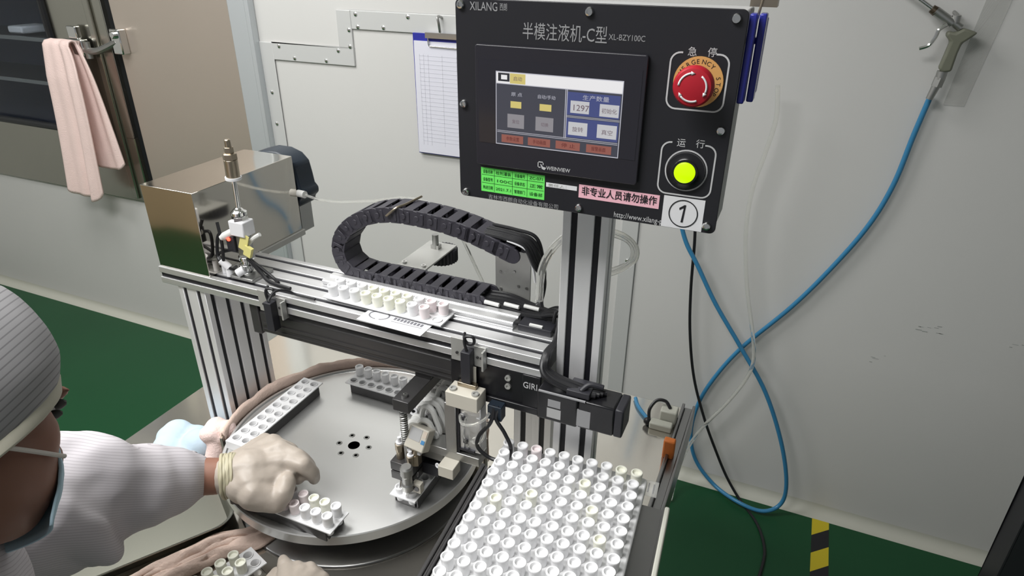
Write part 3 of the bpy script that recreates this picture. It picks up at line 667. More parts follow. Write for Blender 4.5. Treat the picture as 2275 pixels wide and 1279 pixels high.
g, x0, x1, z0, z1 = sticker('paper_strip', [(1213, 405), (1214, 414)], [(1282, 414), (1282, 424)], M['white_label'], 'narrow pale strip label with faint print')
m = MB(); text(m, '责任人：', Vector((x0 + 0.002, yl, z0 + 0.0012)), 0.0026, width=(x1 - x0) * 0.6); m.build('label_writing', mat('faint_print', (0.5, 0.5, 0.48), 0.7), g)
g, x0, x1, z0, z1 = sticker('warning_label', [(1287, 412), (1285, 441)], [(1466, 431), (1464, 461)], M['pink_label'], 'pink warning label with black characters')
m = MB(); text(m, '非专业人员请勿操作', Vector((x0 + 0.003, yl, z0 + 0.0045)), 0.0075, width=x1 - x0 - 0.006, bold=0.012); m.build('label_writing', M['blackink'], g)
g, x0, x1, z0, z1 = sticker('number_label', [(1476, 433), (1468, 500)], [(1569, 446), (1556, 516)], M['white_label'], 'white label with a circled number one')
m = MB(); cx_, cz_ = (x0 + x1) / 2 + 0.0005, (z0 + z1) / 2
R1, R2, n = 0.0150, 0.0139, 40
vs = [Vector((cx_ + r * math.cos(2 * math.pi * i / n), yl - dy, cz_ + r * math.sin(2 * math.pi * i / n))) for dy in (0, 0.0003) for r in (R1, R2) for i in range(n)]
m.add(vs, [(2 * n + i, 2 * n + (i + 1) % n, 3 * n + (i + 1) % n, 3 * n + i) for i in range(n)])
m.prism([(-0.0016, -0.0095), (0.0006, -0.0095), (0.0020, 0.0095), (0.0004, 0.0095), (-0.0045, 0.0058), (-0.0042, 0.0036), (0.0000, 0.0064)], (cx_, yl, cz_), X, Z, (0, -0.0003, 0)); m.build('label_writing', M['blackink'], g)

# two blue folders and their hook on the right flank of the panel
q = P(1668, 15); ft = P(1645, 225)
fz1_, fz0_ = pz1 - 0.004, ft.z - 0.004
for i, (dx, y0, y1, dz, lab) in enumerate(((0.003, 0.672, 0.688, 0, 'blue plastic folder hung flat against the right flank of the control panel, nearest'), (0.010, 0.690, 0.708, -0.001, 'blue plastic folder hung beside the control panel, behind the nearest blue folder'))):
    m = MB().bb(px1 + dx - 0.003, px1 + dx + 0.0035, y0, y1, fz0_ + dz, fz1_ + dz); o = m.build('folder', M['folder'], bev=0.0015); tag(o, lab, 'folder', 'blue folders beside the control panel')
m = MB().bb(px1 + 0.010, px1 + 0.0135, 0.712, 0.722, fz1_ - 0.075, fz1_ - 0.006).bb(px1 - 0.002, px1 + 0.011, 0.712, 0.722, fz1_ - 0.03, fz1_ - 0.024); tag(m.build('tag_plate', M['folder'], bev=0.001), 'short blue tag behind the two folders, upper right of the control panel', 'tag')
m = MB().cyl((px1 + 0.004, 0.70, fz1_ - 0.01), (px1 + 0.012, 0.70, fz1_ + 0.05), 0.0012).bb(px1 - 0.004, px1 + 0.02, 0.700, 0.72, fz1_ + 0.004, fz1_ + 0.012); tag(m.build('binder_clip', M['brass']), 'brass clip and pin above the blue folders at the picture top', 'clip')
# ------------------------------------------------------------------ turntable
DC = Vector((-0.632, 0.757, 0)); DR, DZ = 0.228, 0.835
tt = thing('turntable', (DC.x, DC.y, TT), 'big round brushed steel turntable disc under the filling head', 'turntable')
MB().lathe([(0.10, TT + 0.005), (0.10, DZ - 0.017), (0.045, DZ - 0.017)], (DC.x, DC.y, 0), n=48).build('drive_drum', M['anod'], tt)
MB().lathe([(0.212, TT + 0.0003), (0.212, TT + 0.003), (0.209, TT + 0.005), (0, TT + 0.005), (0, TT + 0.0003)], (DC.x, DC.y, 0), n=90).build('base_ring', M['basesteel'], tt, bev=0.001)
dsk = MB().lathe([(0, DZ - 0.017), (DR - 0.002, DZ - 0.017), (DR, DZ - 0.015), (DR, DZ + 0.0015), (DR - 0.0015, DZ + 0.003), (DR - 0.006, DZ + 0.003), (DR - 0.008, DZ), (0, DZ)], (DC.x, DC.y, 0), n=160).build('disc', M['disc'], tt, sharp=25)
m = MB(); hb = Vector((-0.6235, 0.7415, DZ))
MB().lathe([(0.0105, 0.0002), (0, 0.0002)], hb, n=32).build('centre_hole', M['recess_shade'], tt)
for k in range(6):
    a = math.radians(60 * k + 12); q = hb + Vector((0.028 * math.cos(a), 0.028 * math.sin(a), 0))
    m = MB().lathe([(0.0056, 0.0001), (0.0050, 0.0008), (0.0030, 0.0006), (0.0028, 0.0003)], q, n=18, ends=False).mi(1).lathe([(0.0029, 0.0003), (0, 0.0003)], q, n=18)
    m.build('hub_screw', [M['dullsteel'], M['recess_shade']], dsk)

# steel splash wall round the back of the disc with a peach cloth rolled over it
def arc(r, z, a0, a1, n=60): return [Vector((DC.x + r * math.cos(math.radians(a0 + (a1 - a0) * i / n)), DC.y + r * math.sin(math.radians(a0 + (a1 - a0) * i / n)), z)) for i in range(n + 1)]
m = MB(); rows = [arc(r, z, 22, 206) for r, z in ((0.236, TT), (0.236, 0.842), (0.240, 0.842), (0.240, TT))]; m.grid(rows + [rows[0]])
for e in (0, -1): m.add([r[e] for r in rows], [(0, 1, 2, 3)])
tag(m.build('splash_guard', M['steel_table']), 'curved steel wall standing round the back of the turntable', 'guard')
prof = [(0.2425, 0.775), (0.2415, 0.83), (0.2435, 0.846), (0.2385, 0.852), (0.2335, 0.848), (0.2325, 0.836), (0.234, 0.828), (0.2355, 0.835), (0.2365, 0.8435), (0.2395, 0.8435), (0.2405, 0.838), (0.2405, 0.775)]
m = MB(); rows = []
n = 150
for j, (r, z) in enumerate(prof):
    row = []
    for i in range(n + 1):
        a = math.radians(26 + (204 - 26) * i / n); q = noise.noise((a * 7, j * 0.6, 1.5)) * 0.5 + noise.noise((a * 19, j * 0.9, 7)) * 0.25
        rr, zz = r, z
        if j in (1, 2, 3, 4, 5): 
            amp = 0.010 if j == 3 else 0.005; zz += amp * (q + 0.3); 
            if j in (4, 5): rr += 0.0016 * min(0, q)
        if j == 0 or j == 11: zz += 0.03 * q
        row.append(Vector((DC.x + rr * math.cos(a), DC.y + rr * math.sin(a), zz)))
    rows.append(row)
m.grid(rows + [rows[0]])
for e in (0, -1): m.add([r[e] for r in rows], [tuple(range(len(prof)))])
tag(m.build('rim_cloth', M['rag'], sharp=180), 'long peach cloth folded over the curved wall behind the turntable', 'cloth')
# bunched end of the cloth in front of the left post
m = MB(); p = at(487, 952, 2, 0.84)
for k in range(9):
    q = p + Vector((-0.004 + 0.012 * math.sin(k * 2.1), 0.010 * math.cos(k * 1.7), -0.010 + 0.008 * math.sin(k * 3.3))); m.ball(q, (0.018, 0.02, 0.016))
m.cap((p.x, p.y, 0.83), (p.x - 0.006, p.y - 0.03, 0.768), 0.018, 0.017)
o = remesh(m, 0.003, 6).build('cloth_bunch', M['towel'], sharp=180); tag(o, 'bunched pink cloth between the left post and the turntable rim', 'cloth')

# ------------------------------------------------------------------ plastic shell strips and the small cups in them
PX, PY = 0.0205, 0.0215
def strip_mesh(nx=10, ny=2, deep=0.018, tab=False, px=PX, py=PY):
    """a perforated plate; local origin at the centre of its underside, long axis x"""
    m = MB(); t = 0.0022; N = 20; Lx, Ly = nx * px + 0.004, ny * py + 0.003
    for iy in range(ny):
        for ix in range(nx):
            c = Vector(((ix - (nx - 1) / 2) * px, (iy - (ny - 1) / 2) * py, 0)); hx, hy = px / 2, py / 2
            ring, sq = [], []
            angs = sorted([2 * math.pi * k / N for k in range(N)] + [math.atan2(sy * hy, sx * hx) % (2 * math.pi) for sx in (-1, 1) for sy in (-1, 1)])
            for a in angs:
                d = Vector((math.cos(a), math.sin(a), 0)); ring.append(d)
                s = min(hx / max(1e-9, abs(d.x)), hy / max(1e-9, abs(d.y))); sq.append(d * s)
            # corners exact
            prof = [(0.0076, t), (0.0080, t + 0.0016), (0.0068, t + 0.0018), (0.0062, t), (0.0058, -deep * 0.7)] + ([(0, -deep)] if deep <= 0.004 else [])
            top = [c + p + Vector((0, 0, t)) for p in sq]; r0 = [c + d * prof[0][0] + Vector((0, 0, t)) for d in ring]
            m.grid([top, r0], True)
            m.lathe(prof, c, n=N, ends=deep <= 0.004)
            if deep > 0.004: m.lathe([(0.0058, -deep * 0.7), (0.0064, -deep * 0.7), (0.0068, 0)], c, n=N, ends=False)
    m.bb(-Lx / 2, Lx / 2, -Ly / 2, -ny * py / 2, 0, t).bb(-Lx / 2, Lx / 2, ny * py / 2, Ly / 2, 0, t).bb(-Lx / 2, -nx * px / 2, -ny * py / 2, ny * py / 2, 0, t).bb(nx * px / 2, Lx / 2, -ny * py / 2, ny * py / 2, 0, t)
    m.bb(-Lx / 2, Lx / 2, -Ly / 2, Ly / 2, 0, 0.0003) if deep <= 0.004 else None
    if tab: m.bb(-Lx / 2 - 0.0015, -Lx / 2, -Ly / 2, Ly / 2, -0.014, t)
    return m
def cup_mesh():
    return MB().lathe([(0, 0), (0.0072, 0), (0.0074, 0.001), (0.0078, 0.012), (0.0080, 0.0155), (0.0082, 0.0160), (0.0082, 0.0182), (0.0077, 0.0188), (0.0062, 0.0188), (0.0057, 0.0180), (0.0054, 0.0150), (0.0030, 0.0143), (0, 0.0143)], n=26)
protos = {}
def cup(kind, loc, label, group, tilt=0.0, ta=0.0):
    if kind not in protos: o = protos[kind] = cup_mesh().build('cup', M[kind], sharp=40)
    else: o = protos[kind].copy(); COL.objects.link(o)
    o.location = loc; o.rotation_euler = (tilt * math.sin(ta), tilt * math.cos(ta), 0)
    return tag(o, label, 'cup', group)
NTH = ['first', 'second', 'third', 'fourth', 'fifth', 'sixth', 'seventh', 'eighth', 'ninth', 'tenth', 'eleventh', 'twelfth', 'thirteenth', 'fourteenth', 'fifteenth']
COLW = dict(white='white', cream='cream', pinkish='pinkish')
def place(mb, name, loc, rz, mtl, label, cat='strip', group=None):
    o = mb.build(name, mtl, sharp=40); o.location = loc; o.rotation_euler = (0, 0, rz); return tag(o, label, cat, group)
def holder(loc, rz, L, label):
    """bar on the disc that carries a strip, coloured black for the shadow beneath"""
    m = MB().bb(-L / 2, L / 2, -0.008, 0.008, 0, 0.0015).bb(-L / 2 + 0.001, L / 2 - 0.001, -0.0215, -0.0188, 0, 0.020).bb(-L / 2 + 0.001, L / 2 - 0.001, 0.0188, 0.0215, 0, 0.020).bb(-L / 2, -L / 2 + 0.003, -0.0165, 0.0165, 0, 0.018).bb(L / 2 - 0.003, L / 2, -0.0165, 0.0165, 0, 0.018)
    o = m.build('strip_holder', M['anod'], bev=0.0008); o.location = loc; o.rotation_euler = (0, 0, rz); return tag(o, label, 'holder')
HZ = 0.0205
# left station: empty strip
sl = Vector((-0.795, 0.745, DZ)); holder(sl + Vector((0, 0, 0.0002)), math.pi / 2, 0.19, 'dark bar on the turntable under the empty left strip')
place(strip_mesh(tab=True), 'shell_strip', sl + Vector((0, 0, HZ)), math.pi / 2, M['strip'], 'empty translucent white strip with twenty open holes at the left of the turntable', group=None)
# back station: back row filled with cups
sb = Vector((-0.628, 0.892, DZ)); holder(sb + Vector((0, 0, 0.0002)), 0, 0.19, 'dark bar on the turntable under the far strip')
place(strip_mesh(), 'shell_strip', sb + Vector((0, 0, HZ)), 0, M['strip'], 'white strip at the back of the turntable with cups only in its far row')
for i in range(10):
    cup('white', sb + Vector(((i - 4.5) * PX, PY / 2, HZ + 0.0045)), 'white cup in the far row of the back strip, %s from the left' % NTH[i], 'cups in the back strip')
# front station: strip held by the gloved hand
sf = Vector((-0.626, 0.566, DZ)); holder(sf + Vector((0, 0, 0.0002)), 0, 0.19, 'dark bar on the turntable under the strip the hand is holding')
place(strip_mesh(), 'shell_strip', sf + Vector((0, 0, HZ)), 0, M['strip'], 'white strip full of cups, its left end gripped by the gloved hand')
for r, w_ in ((0, 'near'), (1, 'far')):
    for i in range(4 + r * 0, 10):
        kind = 'pinkish' if (i in (5, 6) and r == 0) or (i == 6 and r == 1) else ('cream' if (r == 1 and i in (7, 8)) else 'white')
        cup(kind, sf + Vector(((i - 4.5) * PX, (r - 0.5) * PY, HZ + 0.0045)), '%s cup in the hand-held strip, %s row, %s from the right end' % (COLW[kind], w_, NTH[9 - i]), 'cups in the strip held by the hand')
# right station under the filling head
sr = Vector((-0.463, 0.752, DZ)); holder(sr + Vector((0, 0, 0.0002)), math.pi / 2, 0.19, 'dark bar on the turntable under the filling head')
place(strip_mesh(), 'shell_strip', sr + Vector((0, 0, HZ)), math.pi / 2, M['strip'], 'white strip on the turntable beneath the filling head, its near end showing')
for i in range(2):
    for r in range(2):
        cup('white', sr + Vector(((r - 0.5) * PY, (i - 4.5) * PX, HZ + 0.0045 - 0.0105)), 'white cup at the near end of the strip under the head, %s row, %s side' % (('front', 'second')[i], ('left', 'right')[r]), 'cups under the filling head')
# strip on top of the beam
q = at(858, 676, 2, BZ1 + 0.008); so = Vector((q.x, q.y + 0.003, BZ1 + 0.0042)); rz = math.radians(-1.0)
place(strip_mesh(deep=0.004, px=0.0209, py=0.0195), 'shell_strip', so, rz, M['strip'], 'white strip of cups lying on the aluminium beam in front of the cable chain')
for r, w_ in ((0, 'near'), (1, 'far')):
    for i in range(10):
        if r == 0 and i == 9: continue
        kind = 'pinkish' if (r == 1 and i >= 8) or (r == 0 and i == 8) else ('cream' if 3 <= i <= 6 else 'white')
        d = Vector(((i - 4.5) * 0.0209, (r - 0.5) * 0.0205, 0.0022)); d.rotate(Matrix.Rotation(rz, 3, 'Z'))
        cup(kind, so + d, '%s cup in the strip on the beam, %s row, %s from the left' % (COLW[kind], w_, NTH[i]), 'cups in the strip on the beam')

# label sheet on the beam
q = [at(*k, 2, BZ1) for k in ((838, 684), (797, 708), (905, 732), (945, 709))]
m = MB().prism([(0, 0), (0.112, 0.0), (0.112, 0.040), (0, 0.040)], (q[1].x - 0.002, q[1].y - 0.003, BZ1 + 0.0002), (1, -0.03, 0), (0.03, 1, 0), (0, 0, 0.0007)); ls = m.build('machine_label', M['white_label'])
tag(ls, 'white label with a black oval mark stuck on the beam beside the strip', 'label')
m = MB(); ce = at(843, 700, 2, BZ1 + 0.001); n = 36
for k in range(n):
    if k in (8, 9, 27, 28): continue
    vs = []
    for kk in (k, k + 1):
        for r in (1.0, 0.86): a = 2 * math.pi * kk / n; vs.append(ce + Vector((0.0175 * r * math.cos(a), 0.0125 * r * math.sin(a), 0.0001)))
    m.add(vs, [(0, 1, 3, 2)])
for k in range(9): m.bb(ce.x + 0.026 + k * 0.0058, ce.x + 0.030 + k * 0.0058, ce.y - 0.003 - k * 0.0002, ce.y + 0.004 - k * 0.0002, ce.z - 0.0001, ce.z + 0.0001)
m.bb(ce.x + 0.026, ce.x + 0.078, ce.y - 0.0085, ce.y - 0.0075, ce.z - 0.0001, ce.z + 0.0001)
m.build('label_print', mat('label_grey', (0.16, 0.16, 0.18), 0.6), ls)

# ------------------------------------------------------------------ rack of cups at the right
RK = 0.963; RO = Vector((-0.3143, 0.7275, 0.0)) * RK; ex = Vector((0.0215, 0.00145, 0)) * RK; ey = Vector((0.0015, -0.0226, 0)) * RK; RZ0 = 0.966
nxr, nyr = 10, 15
ux, uy = ex.normalized(), ey.normalized(); Rr = Matrix((ux, -uy, Z)).transposed()
rc = RO + ex * 4.5 + ey * 7.0; rc.z = 0
m = MB(); Lx, Ly = 10 * 0.0207 + 0.010, 15 * 0.02176 + 0.008
rk = thing('cup_rack', (rc.x, rc.y, 0.9517), 'large white rack packed with rows of white cups at the lower right', 'rack')
body = MB().prism(rrect(-Lx / 2, Lx / 2, -Ly / 2, Ly / 2, 0.006), Vector((rc.x, rc.y, 0.9517)), ux, -uy, (0, 0, 0.0140)); body.build('rack_body', M['strip'], rk, bev=0.002)
m = MB()
for i in range(8):
    a = rc + ey * (i * 2 - 8 + 1) ; m.box((a.x, a.y, 0.9660), (Lx - 0.006, 0.0015, 0.0012), Rr)
m.build('rack_ribs', M['strip'], rk)
rnd = random.Random(11)
creams = {(0, 8), (0, 9), (2, 6), (5, 1), (4, 7), (12, 2), (12, 3), (13, 1), (13, 4), (14, 6), (4, 3), (6, 8)}; pinks = {(0, 2)}
for j in range(nyr):
    for i in range(nxr):
        p = RO + ex * i + ey * j; kind = 'cream' if (j, i) in creams else ('pinkish' if (j, i) in pinks else 'white')
        col_ = {'cream': 'cream', 'pinkish': 'pinkish', 'white': 'white'}[kind]
        o = cup(kind, Vector((p.x + rnd.uniform(-0.0006, 0.0006), p.y + rnd.uniform(-0.0006, 0.0006), RZ0)), '%s cup in the rack, %s row from the back, %s from the left' % (col_, NTH[j], NTH[i]), 'cups standing in the big rack', rnd.uniform(0, 0.05), rnd.uniform(0, 6.28))
# clear tag at the back right corner of the rack
a = at(1440, 1082, 2, 0.958)
m = MB().box((a.x - 0.004, a.y - 0.004, 0.960), (0.036, 0.03, 0.0012), Rr); o = m.build('clear_tab', M['clear'], rk); 
m = MB()
for k in range(3): m.box((a.x - 0.006 + k * 0.007, a.y - 0.003, 0.9608), (0.0015, 0.018, 0.0003), Rr)
m.build('tab_marks', M['greyink'], o)
# the steel tray that carries the rack, on four legs
tr = thing('rack_tray', (rc.x, rc.y, TT), 'steel tray with a dark left rail carrying the white rack of cups', 'tray')
def RP(u, v, z): q = RO + ux * u + (-uy) * (-v); return Vector((q.x, q.y, z))
def rbox(mb, u0, u1, v0, v1, z0, z1):
    c = RP((u0 + u1) / 2, (v0 + v1) / 2, (z0 + z1) / 2); return mb.box(c, (u1 - u0, v1 - v0, z1 - z0), Rr)
rbox(MB(), -0.023, 0.230, 0.022, 0.38, 0.9475, 0.9515).build('tray_sheet', M['railsteel'], tr, bev=0.0008)
rbox(rbox(MB(), -0.0252, -0.020, 0.046, 0.38, 0.940, 0.976), -0.0196, -0.0162, 0.046, 0.38, 0.9515, 0.974).build('left_rail', M['anod'], tr, bev=0.001)
rbox(rbox(MB(), 0.2325, 0.239, 0.033, 0.159, 0.944, 0.970), 0.2325, 0.239, 0.172, 0.38, 0.944, 0.970).build('right_edge_strip', M['coving'], tr, bev=0.002)
rbox(MB(), 0.2300, 0.2322, 0.03, 0.38, 0.93, 0.966).build('right_rail', M['railsteel'], tr)
for u in (0.0, 0.20):
    for v in (0.06, 0.36): rbox(MB(), u - 0.008, u + 0.008, v - 0.008, v + 0.008, TT + 0.0003, 0.9475).build('leg', M['anod'], tr)

# ------------------------------------------------------------------ mirror box, pneumatic unit, pump
cb_ = thing('cover_box', (-0.918, 0.83, BZ1), 'mirror-polished steel cover box at the left end of the machine beam', 'box')
bx0, bx1, by0, by1, bz1 = -0.976, -0.862, 0.7185, 0.955, 1.2785
MB().bb(bx0, bx1, by0, by1, BZ1, bz1).build('shell', M['mirror'], cb_, bev=0.0008)
MB().bb(bx0 + 0.001, bx1 + 0.004, 0.8355, by1 + 0.004, BZ1 - 0.012, BZ1 - 0.0002).build('base_flange', M['zinc'], cb_, bev=0.001)
def zat(px, py, y): return at(px, py, 1, y).z
UX, UY = -0.806, 0.750
pu = thing('pneumatic_unit', (UX, UY, BZ1), 'small air cylinder with chrome rod and white valve fittings in front of the mirror box', 'pneumatic unit')
a0 = Vector((UX, UY, 0)); lean = Vector((0.010, 0, 0.23))
def up_(z): return Vector((UX + 0.008 * (z - BZ1) / 0.23, UY, z))
MB().bb(UX - 0.022, UX + 0.026, UY - 0.02, UY + 0.03, BZ1, BZ1 + 0.006).build('foot', M['dullsteel'], pu, bev=0.001)
MB().cyl(up_(BZ1 + 0.005), up_(1.168), 0.0105).cyl(up_(BZ1 + 0.005), up_(BZ1 + 0.012), 0.0135).cyl(up_(1.163), up_(1.170), 0.0125).cyl(up_(1.150), up_(1.156), 0.0135).build('steel_body', M['chrome'], pu, bev=0.0008)
MB().bb(UX - 0.006, UX + 0.014, UY - 0.008, UY + 0.008, 1.166, 1.21).build('stem', M['dullsteel'], pu, bev=0.001)
MB().bb(UX - 0.011, UX + 0.019, UY - 0.013, UY + 0.013, 1.208, 1.234).build('valve_block', M['white_label'], pu, bev=0.002)
MB().lathe([(0.013, 0), (0.013, 0.006), (0.010, 0.008), (0.012, 0.010), (0.012, 0.014), (0.007, 0.019), (0.0035, 0.021)], up_(1.234), n=6).lathe([(0.0125, 0.009), (0.0125, 0.014), (0.006, 0.018)], up_(1.234), n=24).build('chrome_nut', M['chrome'], pu)
MB().cyl(up_(1.25), up_(1.315), 0.0038).build('rod', M['chrome'], pu)
MB().cyl(up_(1.302), up_(1.306), 0.0125, n=28).build('white_ring', M['white_label'], pu)
MB().cyl(up_(1.306), up_(1.334), 0.0105, n=28).lathe([(0.0112, 0), (0.0112, 0.009), (0.0085, 0.0105)], up_(1.334), n=6).lathe([(0.0075, 0.0), (0.0075, 0.009)], up_(1.3445), n=6).lathe([(0.005, 0), (0.005, 0.011), (0.0035, 0.0125), (0, 0.0125)], up_(1.353), n=16).build('cylinder', M['brass'], pu, bev=0.0006)
sn = MB().bb(UX - 0.024, UX - 0.007, UY - 0.012, UY + 0.006, 1.178, 1.206).build('sensor', M['black'], pu, bev=0.001)
MB().ball((UX - 0.0165, UY - 0.0125, 1.2005), 0.0032, 12).build('red_light', M['redled'], sn)
MB().cyl((UX - 0.008, UY - 0.005, 1.214), (UX - 0.028, UY - 0.011, 1.203), 0.0065).cyl((UX - 0.026, UY - 0.010, 1.204), (UX - 0.033, UY - 0.012, 1.200), 0.0058).build('elbow_fitting', M['silicone'], pu, bev=0.001)
R45 = Matrix.Rotation(0.4, 3, 'Y')
MB().box((UX + 0.012, UY - 0.0095, 1.199), (0.016, 0.0015, 0.030), R45).box((UX + 0.0185, UY - 0.0095, 1.184), (0.014, 0.006, 0.018), R45).build('yellow_tag', M['yellow_tag'], pu)
MB().tube([(UX + 0.012, UY - 0.004, 1.19), (UX + 0.024, UY, 1.204), (UX + 0.036, UY + 0.004, 1.212)], 0.0035, 8).build('side_tube', M['silicone'], pu)
each('white_fitting', M['white_label'], pu, [MB().cyl((UX - 0.028, UY - 0.014, BZ1), (UX - 0.028, UY - 0.014, BZ1 + 0.018), 0.0055).cyl((UX - 0.026, UY - 0.014, BZ1 + 0.016), (UX - 0.038, UY - 0.018, BZ1 + 0.03), 0.0062), MB().cyl((UX - 0.005, UY - 0.020, BZ1 + 0.012), (UX + 0.004, UY - 0.012, BZ1 + 0.018), 0.007), MB().cyl((UX - 0.046, UY - 0.006, BZ1), (UX - 0.046, UY - 0.006, BZ1 + 0.020), 0.005)], bev=0.001)
each('signal_cable', M['cable'], pu, [MB().tube([(UX - 0.012, UY - 0.006, 1.19), (UX - 0.045, UY - 0.004, 1.202), (UX - 0.05, UY - 0.012, 1.165), (UX - 0.034, UY - 0.018, 1.158), (UX - 0.030, UY - 0.016, 1.19), (UX - 0.04, UY - 0.008, 1.225)], 0.0028, 8), MB().tube([(UX - 0.012, UY - 0.01, 1.182), (UX - 0.05, UY - 0.01, 1.166), (UX - 0.022, UY - 0.016, 1.148), (UX - 0.03, UY + 0.004, BZ1 + 0.01)], 0.0026, 8), MB().tube([(UX + 0.012, UY - 0.008, 1.17), (UX + 0.036, UY - 0.008, 1.148), (UX + 0.058, UY - 0.014, BZ1 + 0.007), (UX + 0.10, UY - 0.015, BZ1 + 0.004)], 0.0032, 8), MB().tube([(UX + 0.014, UY - 0.004, 1.166), (UX + 0.05, UY + 0.0, 1.140), (UX + 0.07, UY - 0.008, BZ1 + 0.005)], 0.0028, 8)])
def poly_px(pts, y): return [(lambda v: (v.x, v.z))(at(*k, 1, y)) for k in pts]
pm = thing('pump_head', (-0.87, 0.975, BZ1), 'dark blue-black rounded pump casing behind the mirror box', 'pump')
out = poly_px([(545, 350), (560, 340), (585, 334), (612, 338), (636, 350), (652, 368), (660, 395), (666, 418), (674, 428), (676, 440), (668, 448), (668, 458), (650, 466), (560, 480)], 0.962)
MB().prism(out, (0, 0.9605, 0), X, Z, (0, 0.05, 0)).build('casing', M['pump'], pm, bev=0.008, seg=3)
MB().bb(-0.93, -0.87, 0.965, 1.0, BZ1 - 0.012, 1.19).build('bracket', M['dullsteel'], pm)
q = at(668, 432, 1, 0.955); MB().cyl((q.x - 0.010, 0.9595, q.z), (q.x + 0.008, 0.9575, q.z), 0.007).build('nozzle', M['silicone'], pm)
m = MB().tube([(q.x + 0.009, 0.957, q.z), at(710, 443, 1, 0.95), at(760, 448, 1, 0.94), at(830, 446, 1, 0.92), at(900, 440, 1, 0.90), at(960, 455, 1, 0.885), at(1010, 500, 1, 0.88), at(1060, 600, 1, 0.87), at(1095, 680, 1, 0.865)], 0.0026, 8)
tag(m.build('clear_tube', M['tube']), 'clear thin tube running from the dark pump behind the cable chain', 'tube')

# ------------------------------------------------------------------ cable chain on the beam
CY0, CY1 = 0.8005, 0.8455
zz = lambda a, b: (700 + a / 2.665, 400 + b / 2.665)
cpts = [zz(*k) for k in ((1175, 455), (1060, 398), (900, 322), (750, 268), (620, 235), (480, 210), (380, 208), (285, 226), (205, 268), (150, 330), (130, 400), (145, 470), (185, 530), (262, 572), (400, 607), (600, 652), (800, 698), (985, 740))]
path = spline([at(*k, 1, CY0) for k in cpts], 12)
for p in path: p.z = max(p.z, BZ1 + 0.0138)
acc = [0]
for a, b in zip(path[:-1], path[1:]): acc.append(acc[-1] + (b - a).length)
nl = 27; step = acc[-1] / nl
def onpath(s):
    for i in range(len(acc) - 1):
        if acc[i + 1] >= s: t = (s - acc[i]) / max(1e-9, acc[i + 1] - acc[i]); return path[i].lerp(path[i + 1], t)
    return path[-1]
dc = thing('cable_chain', (-0.50, 0.823, BZ1), 'black plastic cable chain curving back over itself above the machine beam', 'cable chain')
for k in range(nl):
    a, b = onpath(k * step), onpath((k + 1) * step); c = (a + b) / 2; t = (b - a).normalized(); nrm = Vector((t.z, 0, -t.x)); R = Matrix((t, Vector((0, 1, 0)), nrm)).transposed()
    m = MB(); h = 0.0250; L = step
    for y0, y1, o_ in ((CY0, CY0 + 0.0035, 0), (CY1 - 0.0035, CY1, 0)):
        y = (y0 + y1) / 2
        m.box((c.x, y, c.z), (L * 0.78, 0.0035, h), R)
        for e in (-1, 1):
            q = c + t * (L * 0.40 * e); m.cyl((q.x, y - 0.00175 + (0.0008 if e > 0 else 0), q.z), (q.x, y + 0.00175 + (0.0008 if e > 0 else 0), q.z), h / 2 * 0.96, n=18)
        m.cyl((c.x + t.x * L * 0.4, y0 - 0.0008, c.z + t.z * L * 0.4), (c.x + t.x * L * 0.4, y0 + 0.001, c.z + t.z * L * 0.4), 0.0045, n=12)
        m.box(c + Vector((0, y - 0.0022 * (1 if y0 == CY0 else -1), 0)) - Vector((0, c.y, 0)), (L * 0.22, 0.0014, h * 0.7), R)
    for e in (-1, 1):
        q = c + nrm * (h / 2 - 0.0012) * e; m.box((q.x, (CY0 + CY1) / 2, q.z), (L * 0.64, CY1 - CY0 - 0.004, 0.0024), R)
    m.build('chain_link', M['chain'], dc, bev=0.0005, seg=1)
tl = path[0]
m = MB(); q = onpath(step * 8.2)
MB().tube([(q.x - 0.02, CY0 - 0.004, q.z - 0.002), (q.x - 0.003, CY0 - 0.001, q.z + 0.0125), (q.x + 0.004, CY0 + 0.02, q.z + 0.014), (q.x + 0.012, CY0 + 0.05, q.z + 0.017)], 0.0018, 8).build('cable_tie', M['brass'], dc)
# its end plate behind
e0, e1 = at(1102, 640, 1, 0.849), at(1180, 600, 1, 0.849)
bp = thing('chain_bracket', ((e0.x + e1.x) / 2, 0.849, BZ0), 'grey metal plate standing behind the beam and carrying the upper chain end', 'bracket')
zt = at(1184, 550, 1, 0.849).z; zb = at(1172, 662, 1, 0.849).z
MB().prism([(e0.x, BZ0), (e1.x, BZ0), (e1.x + 0.001, zt + 0.012), (e1.x - 0.012, zt + 0.016), (e0.x + 0.01, zt - 0.004), (e0.x, zt - 0.02)], (0, 0.8465, 0), X, Z, (0, 0.0025, 0)).build('plate', M['zinc'], bp, bev=0.0008)
MB().bb(e0.x, e1.x, 0.8355, 0.8465, BZ0, BZ1 - 0.002).build('mount', M['dullsteel'], bp)
ms_ = []
for px, py in ((1112, 603), (1143, 604), (1113, 640), (1152, 635), (1170, 640)): c = at(px, py, 1, 0.8462); ms_.append(MB().cyl(c, c - Vector((0, 0.0012, 0)), 0.0022, n=12))
each('plate_screw', M['dullsteel'], bp, ms_)
